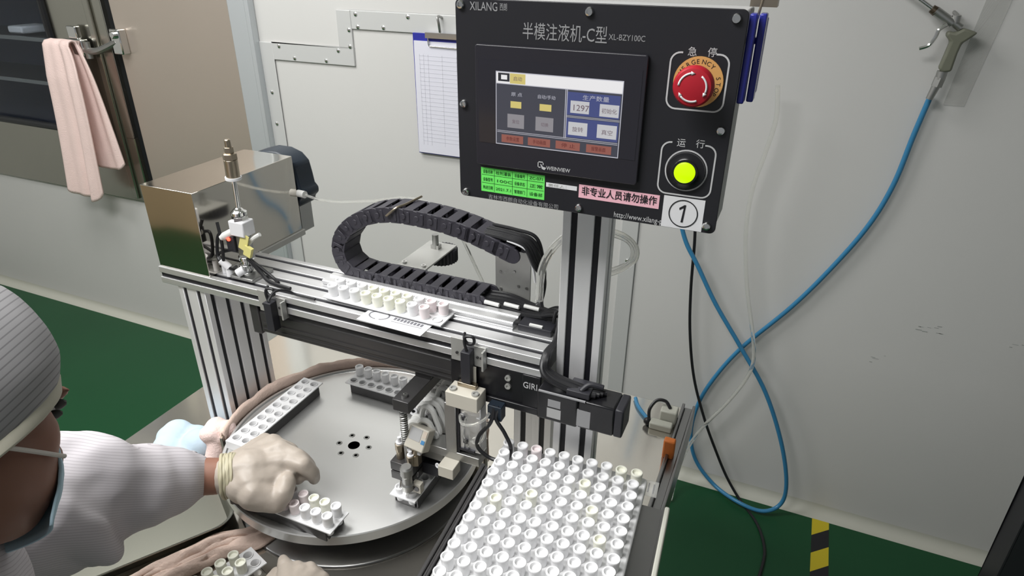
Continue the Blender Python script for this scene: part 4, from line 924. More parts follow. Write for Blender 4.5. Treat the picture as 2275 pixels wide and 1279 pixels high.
# cables leaving the upper end of the chain
cbn = thing('cable_bundle', (tl.x, 0.82, tl.z), 'bundle of black cables bending down from the upper end of the cable chain', 'cable bundle'); rnd = random.Random(5)
for k in range(9):
    y0 = CY0 + 0.006 + k * 0.004; dz = rnd.uniform(-0.005, 0.005)
    m = MB().tube([(tl.x - 0.05, y0, tl.z + 0.024 + dz), (tl.x - 0.015, y0, tl.z + 0.022 + dz), (tl.x + 0.014 + 0.002 * (k % 3), y0, tl.z + 0.016 + dz), (tl.x + 0.030 + 0.0015 * (k % 4), min(y0, 0.842), tl.z - 0.012 + dz), (tl.x + 0.034 - 0.002 * (k % 3), 0.838, tl.z - 0.045), (tl.x + 0.030, 0.839 - 0.002 * (k % 2), BZ1 + 0.02), (tl.x + 0.022 + 0.004 * k, 0.83 - 0.004 * k, BZ1 + 0.008)], 0.0028 if k % 3 else 0.0036, 8); m.build('cable', M['cable'], cbn)
for k in range(2): MB().tube([(tl.x - 0.012, CY0 + 0.004 + 0.006 * k, tl.z + 0.022), (tl.x + 0.016, CY0 + 0.004 + 0.006 * k, tl.z + 0.014), (tl.x + 0.026, CY0 + 0.006 + 0.004 * k, tl.z - 0.008), (tl.x + 0.030, CY0 + 0.012, tl.z - 0.04)], 0.0018, 8).build('white_wire', M['white_label'], cbn)
# aluminium bar in front of the chain
m = MB().prism([(0, 0), (0.032, 0), (0.032, 0.013), (0.022, 0.013), (0.020, 0.0105), (0.016, 0.0105), (0.014, 0.013), (0.002, 0.013), (0, 0.011), (0, 0.007), (0.0015, 0.006), (0.0015, 0.004), (0, 0.003)], (-0.668, 0.7675, BZ1), (0, 1, 0), (0, 0, 1), (0.340, 0, 0))
tag(m.build('guide_bar', M['alu'], bev=0.0005), 'pale aluminium bar lying on the beam in front of the cable chain', 'bar')
# connectors and cables at the right end of the beam
ce_ = path[-1]; ccn = thing('connector_cables', (ce_.x + 0.06, 0.80, BZ1), 'black cables with plugs and pale sleeves leaving the lower end of the cable chain', 'cable bundle')
for k in range(6):
    y = CY0 + 0.005 + k * 0.007
    m = MB().tube([(ce_.x - 0.02, y, BZ1 + 0.010 + 0.003 * (k % 2)), (ce_.x + 0.03, y, BZ1 + 0.012 + 0.002 * (k % 3)), (ce_.x + 0.07, y - 0.004, BZ1 + 0.010), (ce_.x + 0.115, 0.800 + 0.003 * k, BZ1 + 0.016), (ce_.x + 0.13, 0.795 + 0.002 * k, BZ1 + 0.022 + 0.003 * (k % 2))], 0.0036 if k % 2 else 0.0045, 8); m.build('cable', M['cable'], ccn)
MB().bb(-0.322, -0.270, 0.772, 0.80, BZ1 + 0.0001, BZ1 + 0.010).build('plug', M['black'], ccn, bev=0.001)
for k in (0, 1, 2): a = Vector((ce_.x + 0.006 + 0.03 * k, CY0 - 0.0005 + 0.006 * k, BZ1 + 0.019)); MB().cyl(a, a + Vector((0.024, 0, -0.001)), 0.0032).build('sleeve', M['silicone'], ccn)
MB().bb(-0.305, -0.285, 0.774, 0.778, BZ1 + 0.0101, BZ1 + 0.013).build('sleeve', M['silicone'], ccn)
kx, kz = -0.264, 1.158
mcn = thing('motor_cables', (kx, 0.76, BZ1), 'thick black cables tied together, running from the beam end down to the black motor', 'cable bundle')
for k in range(4):
    o_ = 0.004 * k
    m = MB().tube([(kx - 0.03, 0.80 + o_, BZ1 + 0.016), (kx - 0.004, 0.79 + o_, kz + 0.004 * (k % 2)), (kx + 0.006, 0.765 - 0.002 * k, kz - 0.02), (kx + 0.004 + 0.002 * k, 0.722 - 0.002 * k, 1.135), (kx + 0.012 + 0.002 * k, 0.700 + 0.003 * k, 1.118), (-0.215 + 0.006 * k, 0.700 + 0.004 * k, 1.1035 + 0.001 * (k % 2)), (-0.18 + 0.004 * k, 0.704 + 0.004 * k, 1.102)], 0.0042, 10); m.build('cable', M['cable'], mcn)
m = MB().tube([(kx - 0.008, 0.786, kz - 0.01), (kx - 0.002, 0.782, kz + 0.014), (kx + 0.014, 0.778, kz + 0.012), (kx + 0.022, 0.774, kz)], 0.0026, 8)
m.build('cable_tie', M['cable'], mcn)
MB_ = MB().bb(-0.218, -0.186, 0.694, 0.726, 1.0985, 1.1078).tube([(-0.20, 0.70, 1.106), (-0.19, 0.708, 1.114), (-0.172, 0.712, 1.112)], 0.004, 8)
tag(MB_.build('motor_plug', M['black'], bev=0.001), 'black plug and tie on top of the motor', 'plug')

# sensor brackets on the beam front
def sensor(px, label):
    q = at(*px, 1, BY0); zt_, zb_ = BZ1 - 0.002, BZ0 - 0.004
    t = thing('sensor_bracket', (q.x, BY0, BZ0), label, 'sensor')
    MB().bb(q.x - 0.030, q.x - 0.008, BY0 - 0.0022, BY0 - 0.0002, BZ0 - 0.004, BZ1 + 0.002).build('plate', M['zinc'], t, bev=0.0005)
    MB().bb(q.x + 0.007, q.x + 0.026, BY0 - 0.0022, BY0 - 0.0002, BZ0 - 0.006, BZ1 - 0.004).bb(q.x + 0.023, q.x + 0.026, BY0 - 0.012, BY0 - 0.0002, BZ0 - 0.006, BZ1 - 0.006).build('plate', M['zinc'], t, bev=0.0005)
    MB().bb(q.x - 0.008, q.x + 0.007, BY0 - 0.016, BY0 - 0.0003, BZ0 - 0.030, BZ1 - 0.010).build('eye', M['black'], t, bev=0.001)
    each('screw', M['anod'], t, [MB().cyl((q.x + x, BY0 - 0.0022, BZ0 + 0.010), (q.x + x, BY0 - 0.004, BZ0 + 0.010), 0.0022, n=12) for x in (-0.02, 0.013, 0.019)])
    lp = [(q.x, BY0 - 0.010, BZ1 - 0.012), (q.x - 0.004, BY0 - 0.010, BZ1 + 0.004), (q.x - 0.002, BY0 - 0.008, BZ1 + 0.012), (q.x + 0.008, BY0 - 0.006, BZ1 + 0.012), (q.x + 0.009, BY0 - 0.006, BZ1 + 0.003), (q.x + 0.001, BY0 - 0.008, BZ1 + 0.001), (q.x - 0.006, BY0 - 0.006, BZ1 + 0.008), (q.x - 0.009, BY0 + 0.002, BZ1 + 0.011)]
    MB().tube(lp, 0.0022, 8).build('wire_loop', M['cable'], t)
    return t
sensor((612, 690), 'left position sensor with black wire on the front of the beam')
sensor((1045, 790), 'right position sensor with black wire loop on the front of the beam')
m = MB().tube([at(596, 668, 2, BZ1 + 0.006), at(610, 648, 2, BZ1 + 0.014), at(635, 645, 2, BZ1 + 0.012), at(660, 655, 2, BZ1 + 0.004), at(700, 665, 2, BZ1 + 0.003)], 0.0022, 8); tag(m.build('loose_wire', M['cable']), 'thin black wire curled on the beam top near the left sensor', 'wire')

# ------------------------------------------------------------------ bracket and gear behind the chain
gp = [at(*k, 2, 1.13) for k in ((887, 583), (945, 600), (1010, 545), (960, 530))]
gb = thing('gear_bracket', (-0.578, 0.90, 1.095), 'small steel bracket with a black toothed wheel behind the cable chain', 'bracket')
MB().bb(-0.607, -0.549, 0.897, 1.014, 1.127, 1.130).build('top_plate', M['zinc'], gb, bev=0.0006)
each('post', M['chrome'], gb, [MB().bb(x, x + 0.010, 0.902, 0.912, 1.086, 1.127) for x in (-0.602, -0.564)])
MB().bb(-0.605, -0.551, 0.8355, 0.914, 1.080, 1.086).bb(-0.605, -0.551, 0.8355, 0.842, 1.080, 1.12).build('stand', M['dullsteel'], gb, bev=0.0006)
each('bolt', M['chrome'], gb, [MB().lathe([(0.0045, 0), (0.0045, 0.003), (0.002, 0.003), (0.002, 0.001), (0, 0.001)], (x, 0.907, 1.130), n=14) for x in (-0.598, -0.559)])
m = MB(); n = 26; pr = []
for k in range(n * 2): r = 0.030 if k % 2 else 0.027; a = math.pi * k / n; pr.append((r * math.cos(a - 0.04), r * math.sin(a - 0.04)))
MB().prism(pr, (-0.575, 1.002, 1.100), X, (0, 1, 0), (0, 0, 0.024)).build('toothed_wheel', M['black'], gb)
MB().cyl((-0.578, 0.985, 1.124), (-0.578, 0.985, 1.158), 0.006).bb(-0.586, -0.57, 0.98, 0.992, 1.130, 1.138).build('shaft', M['dullsteel'], gb)
# ------------------------------------------------------------------ filling head
fh = thing('filling_head', (-0.44, 0.70, 0.876), 'filling head of brass fittings, black blocks and white tubes over the right of the turntable', 'filling head')
bxa, bxb = -0.490, -0.449
MB().bb(bxa, bxb, 0.662, 0.850, 0.8775, 0.893).bb(bxa, bxb, 0.662, 0.850, 0.8955, 0.912).bb(bxa + 0.003, bxb - 0.003, 0.665, 0.848, 0.892, 0.897).build('manifold', M['anod'], fh, bev=0.0012)
MB().bb(bxb, bxb + 0.028, 0.69, 0.85, 0.880, 0.902).build('side_block', M['black'], fh, bev=0.001)
m = MB(); text(m, '0', (bxb + 0.0001, 0.672, 0.884), 0.010, u=(0, 1, 0), v=(0, 0, 1), width=0.005); m.build('mark', M['ink'], fh)
for (x, y, h, r) in ((-0.479, 0.676, 0.030, 0.0062), (-0.465, 0.688, 0.034, 0.0055), (-0.472, 0.712, 0.040, 0.0055), (-0.455, 0.668, 0.020, 0.006)):
    b_ = MB().cyl((x, y, 0.912), (x, y, 0.912 + h * 0.55), r).lathe([(r * 1.2, 0), (r * 1.2, h * 0.45)], (x, y, 0.912 + h * 0.5), n=6); b_.build('brass_fitting', M['brass'], fh, bev=0.0006)
    MB().cyl((x, y, 0.912 + h * 0.93), (x, y, 0.912 + h * 1.05), r * 0.9).cyl((x, y, 0.912 + h), (x, y, 0.912 + h * 1.35), r * 0.45).build('hose_cap', M['white_label'], fh)
# nozzle assembly at the near end
MB().lathe([(0.0095, 0), (0.0100, 0.010), (0.0078, 0.013), (0.0078, 0.026), (0.0100, 0.029), (0.0100, 0.042), (0.0075, 0.045)], (-0.452, 0.650, 0.880), n=24).build('front_nozzle', M['dullsteel'], fh)
MB().bb(-0.4465, -0.432, 0.654, 0.664, 0.872, 0.890).build('clamp', M['beige'], fh, bev=0.0008)
MB().lathe([(0.0025, 0), (0.0045, 0.0003), (0.0045, 0.0012), (0.002, 0.0012)], (-0.439, 0.654, 0.881), (0, -1, 0), 16).build('clamp_screw', M['anod'], fh)
MB().cyl((-0.458, 0.652, 0.866), (-0.455, 0.651, 0.882), 0.0055).cyl((-0.471, 0.660, 0.866), (-0.471, 0.664, 0.879), 0.004).build('drop_nozzle', M['chrome'], fh)
# pressure gauge: white box, tilted
Rg = Matrix.Rotation(math.radians(-32), 3, 'X') @ Matrix.Rotation(math.radians(6), 3, 'Y')
gc = Vector((-0.4455, 0.683, 0.957))
ps = MB().box(gc, (0.034, 0.024, 0.036), Rg).build('pressure_gauge', M['beige'], fh, bev=0.002)
MB().box(gc + Rg @ Vector((-0.003, -0.0122, 0.006)), (0.020, 0.0008, 0.019), Rg).build('gauge_screen', M['boxgrey'], ps)
MB().box(gc + Rg @ Vector((0.0125, -0.0122, 0.010)), (0.006, 0.0008, 0.010), Rg).build('gauge_side', mat('gauge_tan', (0.58, 0.50, 0.42), 0.5), ps)
MB().box(gc + Rg @ Vector((0.0125, -0.0122, -0.002)), (0.006, 0.0010, 0.006), Rg).build('blue_key', mat('key_blue', (0.08, 0.25, 0.48), 0.4), ps)
MB().cyl((-0.453, 0.676, 0.920), (-0.449, 0.68, 0.945), 0.0085).cyl((-0.453, 0.676, 0.911), (-0.453, 0.676, 0.93), 0.011, n=6).build('gauge_stem', M['brass'], fh)
MB().bb(-0.468, -0.440, 0.672, 0.69, 0.932, 0.938).build('gauge_plate', M['white_label'], fh)
# twenty white tubes, each arching from the manifold to the pump block
rnd = random.Random(8)
MB().bb(-0.449, -0.430, 0.700, 0.85, 0.902, 0.935).build('tube_block', M['black'], fh, bev=0.001)
for i in range(10):
    for r in range(2):
        y = 0.702 + i * 0.0155; x = bxa + 0.012 + r * 0.018; hgt = 0.054 + 0.010 * r + rnd.uniform(-0.006, 0.010) + 0.0035 * i
        xe = -0.441 + 0.006 * r; dy = rnd.uniform(-0.004, 0.006)
        m = MB().tube([(x, y, 0.911), (x - 0.003, y, 0.911 + hgt * 0.55), (x + 0.004, y + dy * 0.5, 0.911 + hgt), (x + 0.018, y + dy, 0.911 + hgt * 1.02), ((x + xe) / 2 + 0.014, y + dy, 0.911 + hgt * 0.75), (xe + 0.006, y + dy, 0.95), (xe, y + dy, 0.933)], 0.0046, 8, 6)
        m.lathe([(0.0058, 0), (0.0055, 0.010), (0.004, 0.012)], (x, y, 0.911), n=12)
        ft_ = m.build('feed_tube', M['silicone'], fh)
        if (i + r) % 2 == 0 or i < 4:
            e_ = Vector((x - 0.003 + 0.010 * r, y - 0.0075, 0.911 + hgt * (0.62 + 0.25 * ((i * 7 + r * 3) % 5) / 4))); ax_e = Vector((0.5 * (1 if (i + r) % 3 else -1), -1, 0.45))
            MB().lathe([(0.0030, 0), (0.0030, 0.005), (0.0060, 0.005), (0.0062, 0.0035), (0.0058, 0)], e_, ax_e, 16, ends=False).mi(1).lathe([(0.0031, 0.0012), (0, 0.0012)], e_, ax_e, 16).build('tube_elbow', [M['white_label'], M['recess_shade']], ft_)
_dx = 0.006
# slide and cylinder at the right of the head
MB().bb(-0.402 + _dx, -0.351 + _dx, 0.681, 0.7112, 1.036, 1.061).build('slide_block', M['beige'], fh, bev=0.001)
MB().bb(-0.392 + _dx, -0.362 + _dx, 0.700, 0.7090, 1.061, 1.068).build('slide_top', M['brass'], fh, bev=0.001)
each('block_screw', M['zinc'], fh, [MB().lathe([(0.0055, 0), (0.0055, 0.003), (0.003, 0.003), (0.003, 0.001), (0, 0.001)], (x + _dx, 0.690, 1.061), n=16) for x in (-0.394, -0.358)])
MB().bb(-0.381 + _dx, -0.366 + _dx, 0.7092, 0.7115, 1.061, 1.094).build('drop_strip', M['beige'], fh, bev=0.0005)
MB().bb(-0.402, -0.383, 0.686, 0.712, 0.946, 1.036).build('guide', M['dullsteel'], fh, bev=0.0012)
MB().bb(-0.383, -0.379, 0.688, 0.712, 0.948, 1.036).build('guide_gap', M['recess_shade'], fh)
MB().bb(-0.379, -0.345, 0.692, 0.712, 0.952, 1.036).build('cylinder_body', M['alu'], fh, bev=0.0015)
each('cylinder_rib', M['alu'], fh, [MB().bb(x, x + 0.007, 0.690, 0.6925, 0.955, 1.02) for x in (-0.379, -0.352)], bev=0.0008)
MB().bb(-0.432, -0.346, 0.686, 0.716, 0.932, 0.947).bb(-0.450, -0.41, 0.69, 0.716, 0.915, 0.935).build('foot_plate', M['dullsteel'], fh, bev=0.001)
MB().bb(-0.405, -0.379, 0.664, 0.688, 0.912, 0.932).build('beige_plug', M['beige'], fh, bev=0.001)
MB().lathe([(0.0018, 0), (0.0018, 0.001), (0.0042, 0.001), (0.0042, 0)], (-0.411, 0.674, 0.922), (-0.3, -1, 0.2), 14).build('plug_ring', M['white_label'], fh)
MB().tube([(-0.378, 0.690, 1.018), (-0.37, 0.68, 1.012), (-0.352, 0.678, 1.016), (-0.336, 0.684, 1.026), (-0.330, 0.69, 1.036)], 0.0022, 8).tube([(-0.368, 0.69, 1.015), (-0.371, 0.684, 0.99), (-0.366, 0.69, 0.962)], 0.0020, 8).tube([(-0.36, 0.69, 0.975), (-0.35, 0.684, 0.978), (-0.338, 0.684, 0.99), (-0.332, 0.688, 1.02)], 0.0018, 8).build('air_tubes', M['tube'], fh)
each('port', M['black'], fh, [MB().bb(-0.376, -0.370, 0.6885, 0.692, 1.010, 1.016), MB().bb(-0.373, -0.367, 0.6885, 0.692, 0.968, 0.975), MB().bb(-0.379, -0.355, 0.6885, 0.692, 0.953, 0.957)])
MB().tube([(-0.326, 0.70, 1.044), (-0.328, 0.69, 1.02), (-0.344, 0.684, 0.995), (-0.346, 0.684, 0.972), (-0.326, 0.686, 0.957), (-0.302, 0.686, 0.962), (-0.295, 0.688, 0.985), (-0.306, 0.69, 1.008), (-0.322, 0.695, 1.026), (-0.318, 0.70, 1.044)], 0.0030, 8).build('sensor_cable', M['cable'], fh)
MB().bb(-0.336, -0.314, 0.696, 0.712, 1.020, 1.0445).build('cable_gland', M['pump'], fh, bev=0.001)
# black arm with spring rod
MB().bb(-0.477, -0.449, 0.664, 0.790, 1.014, 1.034).bb(-0.477, -0.449, 0.73, 0.79, 1.034, 1.0445).build('arm', M['anod'], fh, bev=0.0012)
MB().lathe([(0.0050, 0), (0.0050, 0.004), (0.0026, 0.004), (0.0026, 0.0015), (0, 0.0015)], (-0.463, 0.677, 1.034), n=18).build('arm_bolt', M['chrome'], fh)
m = MB().cyl((-0.466, 0.674, 0.912), (-0.466, 0.674, 1.014), 0.0034)
hel = [Vector((-0.466 + 0.0050 * math.cos(a), 0.674 + 0.0050 * math.sin(a), 0.945 + 0.066 * a / (2 * math.pi * 16))) for a in [i * math.pi / 6 for i in range(193)]]
m.loft(hel, 0.0012, 6); m.build('spring_rod', M['dullsteel'], fh)

# ------------------------------------------------------------------ things lying on the table, left and front
d1, d2 = Vector((0.537, 0.843, 0)).normalized(), Vector((0.843, -0.537, 0)).normalized()
k0 = Vector((-0.7415, 0.566, 0))                    # front right corner
def tray_path(r, zz_, ins):
    A = k0 - d1 * ins - d2 * ins; Lg, Wd_ = 0.27 - 2 * ins, 0.165 - 2 * ins; out_ = []
    cs = [(A, 1, 1), (A - d2 * Wd_, 1, -1), (A - d2 * Wd_ - d1 * Lg, -1, -1), (A - d1 * Lg, -1, 1)]
    for (c, s1, s2) in cs:
        cc = c - d1 * r * s1 - d2 * r * s2
        a0 = {(1, 1): 0, (1, -1): 90, (-1, -1): 180, (-1, 1): 270}[(s1, s2)]
        for i in range(9):
            a = math.radians(a0 + 90 * i / 8); out_.append(cc + d2 * (r * math.cos(a)) + d1 * (r * math.sin(a)) + Z * zz_)
    return out_
m = MB(); rows = [tray_path(0.03, TT + 0.0005, 0.010), tray_path(0.035, TT + 0.022, 0.002), tray_path(0.038, TT + 0.024, -0.003), tray_path(0.038, TT + 0.0225, -0.003), tray_path(0.034, TT + 0.020, 0.0035), tray_path(0.028, TT + 0.0025, 0.0115)]
m.grid(rows, True); n_ = len(rows[0]); m.add(rows[0], [tuple(range(n_))]); m.add(rows[-1], [tuple(range(n_))])
tag(m.build('steel_tray', mat('tray_steel', (0.20, 0.20, 0.17), 0.35, 0.9, var=0.05), sharp=60), 'shallow rectangular steel tray under the sleeve of the seated worker', 'tray')
def crumple(c, ax1, ax2, L1, L2, h, seed, n1=40, n2=20, z0=TT + 0.004):
    m = MB(); rows = []
    for i in range(n1 + 1):
        row = []
        for j in range(n2 + 1):
            u, v = i / n1 - 0.5, j / n2 - 0.5
            e = max(0, 1 - (2 * abs(u)) ** 6) * max(0, 1 - (2 * abs(v)) ** 6)
            q = noise.noise((u * 3 + seed, v * 9, seed)) * 0.6 + noise.noise((u * 9, v * 16 + seed, 2)) * 0.35
            w1 = noise.noise((u * 4, seed, 3)) * 0.012; w2 = noise.noise((seed, v * 5, 9)) * 0.010
            p = c + ax1 * (u * L1 + w2) + ax2 * (v * L2 + w1); row.append(Vector((p.x, p.y, z0 + h * e * (0.55 + q))))
        rows.append(row)
    m.grid(rows); return m
o = crumple(Vector((-0.748, 0.488, 0)), d1, d2, 0.22, 0.052, 0.016, 3.3).build('cleaning_cloth', M['rag'], sharp=180); s = o.modifiers.new('t', 'SOLIDIFY'); s.thickness = 0.004; s.offset = 1
tag(o, 'crumpled pinkish cloth lying between the steel tray and the turntable base', 'cloth')
m = MB(); pw = at(408, 982, 2, 0.79)
for k in range(10): m.ball((pw.x + 0.035 * math.sin(k * 1.9), pw.y + 0.028 * math.cos(k * 1.3), 0.783 + 0.010 * math.sin(k * 2.3)), (0.03, 0.026, 0.020))
m.ball((pw.x + 0.03, pw.y + 0.01, 0.790), (0.034, 0.032, 0.028))
o = remesh(m, 0.004, 8).build('wipe', M['wipe'], sharp=180); tag(o, 'light blue wipe bunched beside the sleeve, near the left post', 'wipe')
m = MB(); lid = at(425, 1003, 2, 0.80); m.lathe([(0.026, 0), (0.028, 0.008), (0.024, 0.012), (0.012, 0.013)], (lid.x + 0.005, lid.y - 0.015, TT + 0.0005), n=30); tag(m.build('small_dish', M['chrome']), 'small shiny dish peeping out behind the sleeve cuff', 'dish')

# small tray with cups at the bottom edge
ft_c = at(572, 1222, 2, 0.80); fd = Vector((-0.30, -0.95, 0)).normalized(); fr_ = Vector((0.95, -0.30, 0))
rz_ = math.atan2(fd.y, fd.x); o_ = ft_c + fd * 0.104
place(strip_mesh(deep=0.012), 'shell_strip', Vector((o_.x, o_.y, 0.788)), rz_, M['strip'], 'white strip of cream cups at the bottom edge beside the second gloved hand')
m = MB().box((o_.x, o_.y, 0.7625), (0.20, 0.05, 0.023), Matrix.Rotation(rz_, 3, 'Z')); tag(m.build('strip_box', M['steel_table'], bev=0.002), 'low steel block on the bench under the strip at the bottom edge', 'block')
for i in range(8):
    for r in range(2):
        d = Vector(((i - 4.5 + 1) * PX, (r - 0.5) * PY, 0)); d.rotate(Matrix.Rotation(rz_, 3, 'Z'))
        cup('cream', Vector((o_.x, o_.y, 0.7925)) + d, 'cream cup in the bottom-edge strip, %s row from its far end, %s side' % (NTH[i], ('right', 'left')[r]), 'cups in the bottom-edge strip')
# ------------------------------------------------------------------ hoses and air gun on the right wall
def wallp(px, py, y=1.842, zmin=0.009):
    p = at(px, py, 1, y)
    if p.z < zmin: p = at(px, py, 2, zmin)
    return p
hose = [(2068, 212), (2030, 300), (1985, 410), (1930, 500), (1850, 592), (1760, 680), (1650, 770), (1590, 835), (1552, 895), (1535, 960), (1545, 1020), (1585, 1075), (1640, 1115), (1695, 1135), (1735, 1118), (1747, 1070), (1735, 980), (1700, 870), (1645, 770), (1590, 675), (1550, 590), (1525, 540), (1512, 490), (1502, 420), (1500, 260), (1500, 60)]
pts = [wallp(*k, 1.846 if i < 14 else 1.802, 0.0165) for i, k in enumerate(hose)]
tag(MB().tube(pts, 0.0064, 12, 8).build('air_hose', M['blue']), 'blue air hose looping from the air gun to the floor and up behind the panel', 'hose')
cab_ = [(1550, 60), (1548, 300), (1545, 470), (1543, 540), (1535, 640), (1533, 740), (1542, 840), (1565, 930), (1590, 1000), (1615, 1060), (1645, 1112), (1680, 1160), (1697, 1210), (1695, 1250), (1670, 1330)]
tag(MB().tube([wallp(*k, 1.824 if i < 10 else 1.81, 0.005) for i, k in enumerate(cab_)], 0.0045, 10).build('power_cable', M['cable']), 'black cable dropping from behind the panel to the green floor', 'cable')
ct = [(1728, 190), (1724, 265), (1700, 340), (1672, 420), (1657, 520), (1660, 640), (1672, 740), (1674, 800), (1655, 845), (1610, 900), (1560, 950), (1525, 1000), (1505, 1050), (1490, 1110)]
tag(MB().tube([wallp(*k, 1.782) for k in ct], 0.0055, 10).build('clear_tube', M['tube']), 'clear plastic tube hanging on the right wall, crossing the blue hose to the table edge', 'tube')
# clear coil behind the tall upright
for k, lab in ((0, 'outer'), (1, 'inner')):
    o_ = 7 * k
    pp = [(1194 + o_, 668), (1200 + o_, 600), (1222 + o_, 555), (1262, 520 + o_), (1320, 508 + o_), (1380, 520 + o_), (1412 - o_, 548), (1408 - o_, 580), (1366, 605 - o_), (1320, 612 - o_)]
    tag(MB().tube([at(*q, 1, 0.782 + 0.012 * k) for q in pp], 0.0036, 8).build('clear_tube', M['tube']), 'clear tube coiled behind the tall upright below the panel, %s turn' % lab, 'tube', 'clear coils behind the tall upright')
m = MB().tube([at(1412, 884, 2, 0.7545), at(1418, 902, 2, 0.7545), at(1436, 926, 2, 0.7545), at(1458, 945, 2, 0.7545), at(1482, 955, 2, 0.7545)], 0.0042, 8); tag(m.build('thin_hose', M['blue']), 'short thin blue hose curving over the bench to the small air regulator', 'hose')

# air gun on its clear holder
G = lambda px, py, y=1.82: at(px, py, 1, y)
h0, h1 = G(2128, 0, 1.858), G(2150, 230, 1.858)
m = MB().prism([(0, 0), (0.042, 0.0), (0.085, 0.36), (0.035, 0.36)], (G(2095, 232, YW).x, YW - 0.003, G(2095, 232, YW).z), X, Z, (0, 0.003, 0)); tag(m.build('clear_holder', M['clear']), 'clear plastic holder strip on the wall behind the air gun', 'holder')
ag = thing('air_gun', G(2110, 110), 'grey air blow gun with long thin nozzle hanging at the upper right of the wall', 'air gun')
yg = 1.82
def gp_(pts): return [(v.x, v.z) for v in (at(a, b, 1, yg) for a, b in pts)]
MB().prism(gp_([(2106, 68), (2122, 72), (2142, 62), (2172, 72), (2158, 82), (2136, 96), (2126, 118), (2112, 158), (2092, 160), (2084, 152), (2098, 120), (2110, 92), (2100, 78)]), (0, yg - 0.013, 0), X, Z, (0, 0.026, 0)).build('grip', M['gun'], ag, bev=0.006, seg=3)
MB().cyl(G(2078, 24), G(2116, 52), 0.010).cyl(G(2110, 44), G(2134, 62), 0.008).cyl(G(2122, 50), G(2126, 34), 0.009).build('barrel', M['dullsteel'], ag)
MB().cyl(G(1965, -60), G(2076, 22), 0.0042).build('nozzle', M['chrome'], ag)
MB().cyl(G(2070, 19), G(2080, 26), 0.0085, 0.010).build('nozzle_collar', M['darkbrass'], ag)
MB().tube([G(2104, 54, yg - 0.008), G(2086, 66, yg - 0.010), G(2078, 82, yg - 0.010), G(2066, 98, yg - 0.010), G(2056, 104, yg - 0.010), G(2042, 108, yg - 0.010)], 0.0042, 8).build('trigger', M['chrome'], ag)
MB().cyl(G(2094, 158), G(2088, 176), 0.011).cyl(G(2089, 172), G(2080, 192), 0.012, n=6).cyl(G(2080, 190), G(2064, 220), 0.009, 0.0075).build('hose_coupling', M['dullsteel'], ag)
m = MB().tube([(G(2126, 30).x, YW - 0.001, G(2126, 30).z), G(2126, 34, 1.84), G(2126, 48, 1.822)], 0.004, 8); m.build('hanger', M['dullsteel'], ag)
# ------------------------------------------------------------------ the worker
pe = thing('person', (-0.85, 0.0, 0), 'person in striped gown, grey cap and blue mask gripping a strip with gloved hands', 'person')
def dp(px, py, d): return CAM + (RT * ((px - IMG_W / 2) / FPX) - UP * ((py - IMG_H / 2) / FPX) + fw) * d
HC = dp(-130, 955, 0.60)
f_ = (RT * 0.27 - UP * 0.30 + fw * 0.91).normalized(); u_ = UP * 0.95 + fw * 0.24 - RT * 0.42; u_ = (u_ - f_ * u_.dot(f_)).normalized(); r_x = f_.cross(u_)
HM = Matrix(((r_x.x, f_.x, u_.x, HC.x), (r_x.y, f_.y, u_.y, HC.y), (r_x.z, f_.z, u_.z, HC.z), (0, 0, 0, 1)))
def hl(x, y, z): return HM @ Vector((x, y, z))
H3 = HM.to_3x3()
neck0, neck1 = hl(0, -0.03, -0.06), hl(0, -0.075, -0.20)
LS, RS = Vector((-0.84, 0.22, 1.075)), Vector((-0.56, 0.00, 1.06))
hips = Vector((-0.92, -0.12, 0.86))
cuff = at(424, 1060, 2, 0.910); wrist = at(482, 1057, 2, 0.905)
LE = at(165, 1100, 2, 0.985)
RW = at(655, 1345, 2, 0.845); RE = Vector((-0.50, 0.10, 0.86))
mid = (LS + RS) / 2
slv = [(-60, 1135, 1.025, 0.075), (60, 1112, 1.00, 0.076), (165, 1092, 0.975, 0.076), (240, 1084, 0.955, 0.072), (310, 1078, 0.938, 0.064), (375, 1068, 0.922, 0.053), (394, 1063, 0.914, 0.045), (416, 1060, 0.911, 0.0395)]
sp = [(at(a, c, 2, z), r) for a, c, z, r in slv]
# bare body: head, neck, torso, arms, legs in one surface
b = MB()
hd = MB()
hd.ball((0, -0.005, 0.03), (0.076, 0.096, 0.10), 24); hd.ball((0, 0.028, -0.045), (0.063, 0.068, 0.064), 20); hd.ball((0, 0.052, -0.078), (0.034, 0.034, 0.026), 16)
hd.ball((0.045, 0.045, -0.02), (0.020, 0.030, 0.035), 14); hd.ball((-0.045, 0.045, -0.02), (0.020, 0.030, 0.035), 14)
hd.cap((0, 0.092, 0.022), (0, 0.108, -0.020), 0.008, 0.013); hd.ball((0, 0.088, 0.036), (0.055, 0.014, 0.012), 14); hd.ball((0, 0.092, -0.05), (0.022, 0.012, 0.008), 12)
for sx in (-1, 1): hd.ball((sx * 0.074, -0.002, -0.012), (0.007, 0.018, 0.026), 14)
hd.xf(HM); b.v, b.f, b.m = hd.v[:], hd.f[:], hd.m[:]
b.cap(neck0, neck1, 0.056, 0.060)
b.cap(LS, RS, 0.062, 0.062); b.cap(mid, hips, 0.115, 0.105); b.cap(neck1, mid, 0.058, 0.085)
for (p, r), (q, r2) in zip(sp[:-1], sp[1:]): b.cap(p, q, r * 0.62, r2 * 0.62 + 0.004)
b.cap(LS, sp[0][0], 0.050, 0.046); b.cap(sp[-1][0], wrist, 0.0295, 0.0285); b.cap(RS, RE, 0.050, 0.042); b.cap(RE, RW, 0.040, 0.029)
b.cap(wrist, at(560, 1045, 2, 0.905), 0.026, 0.024)
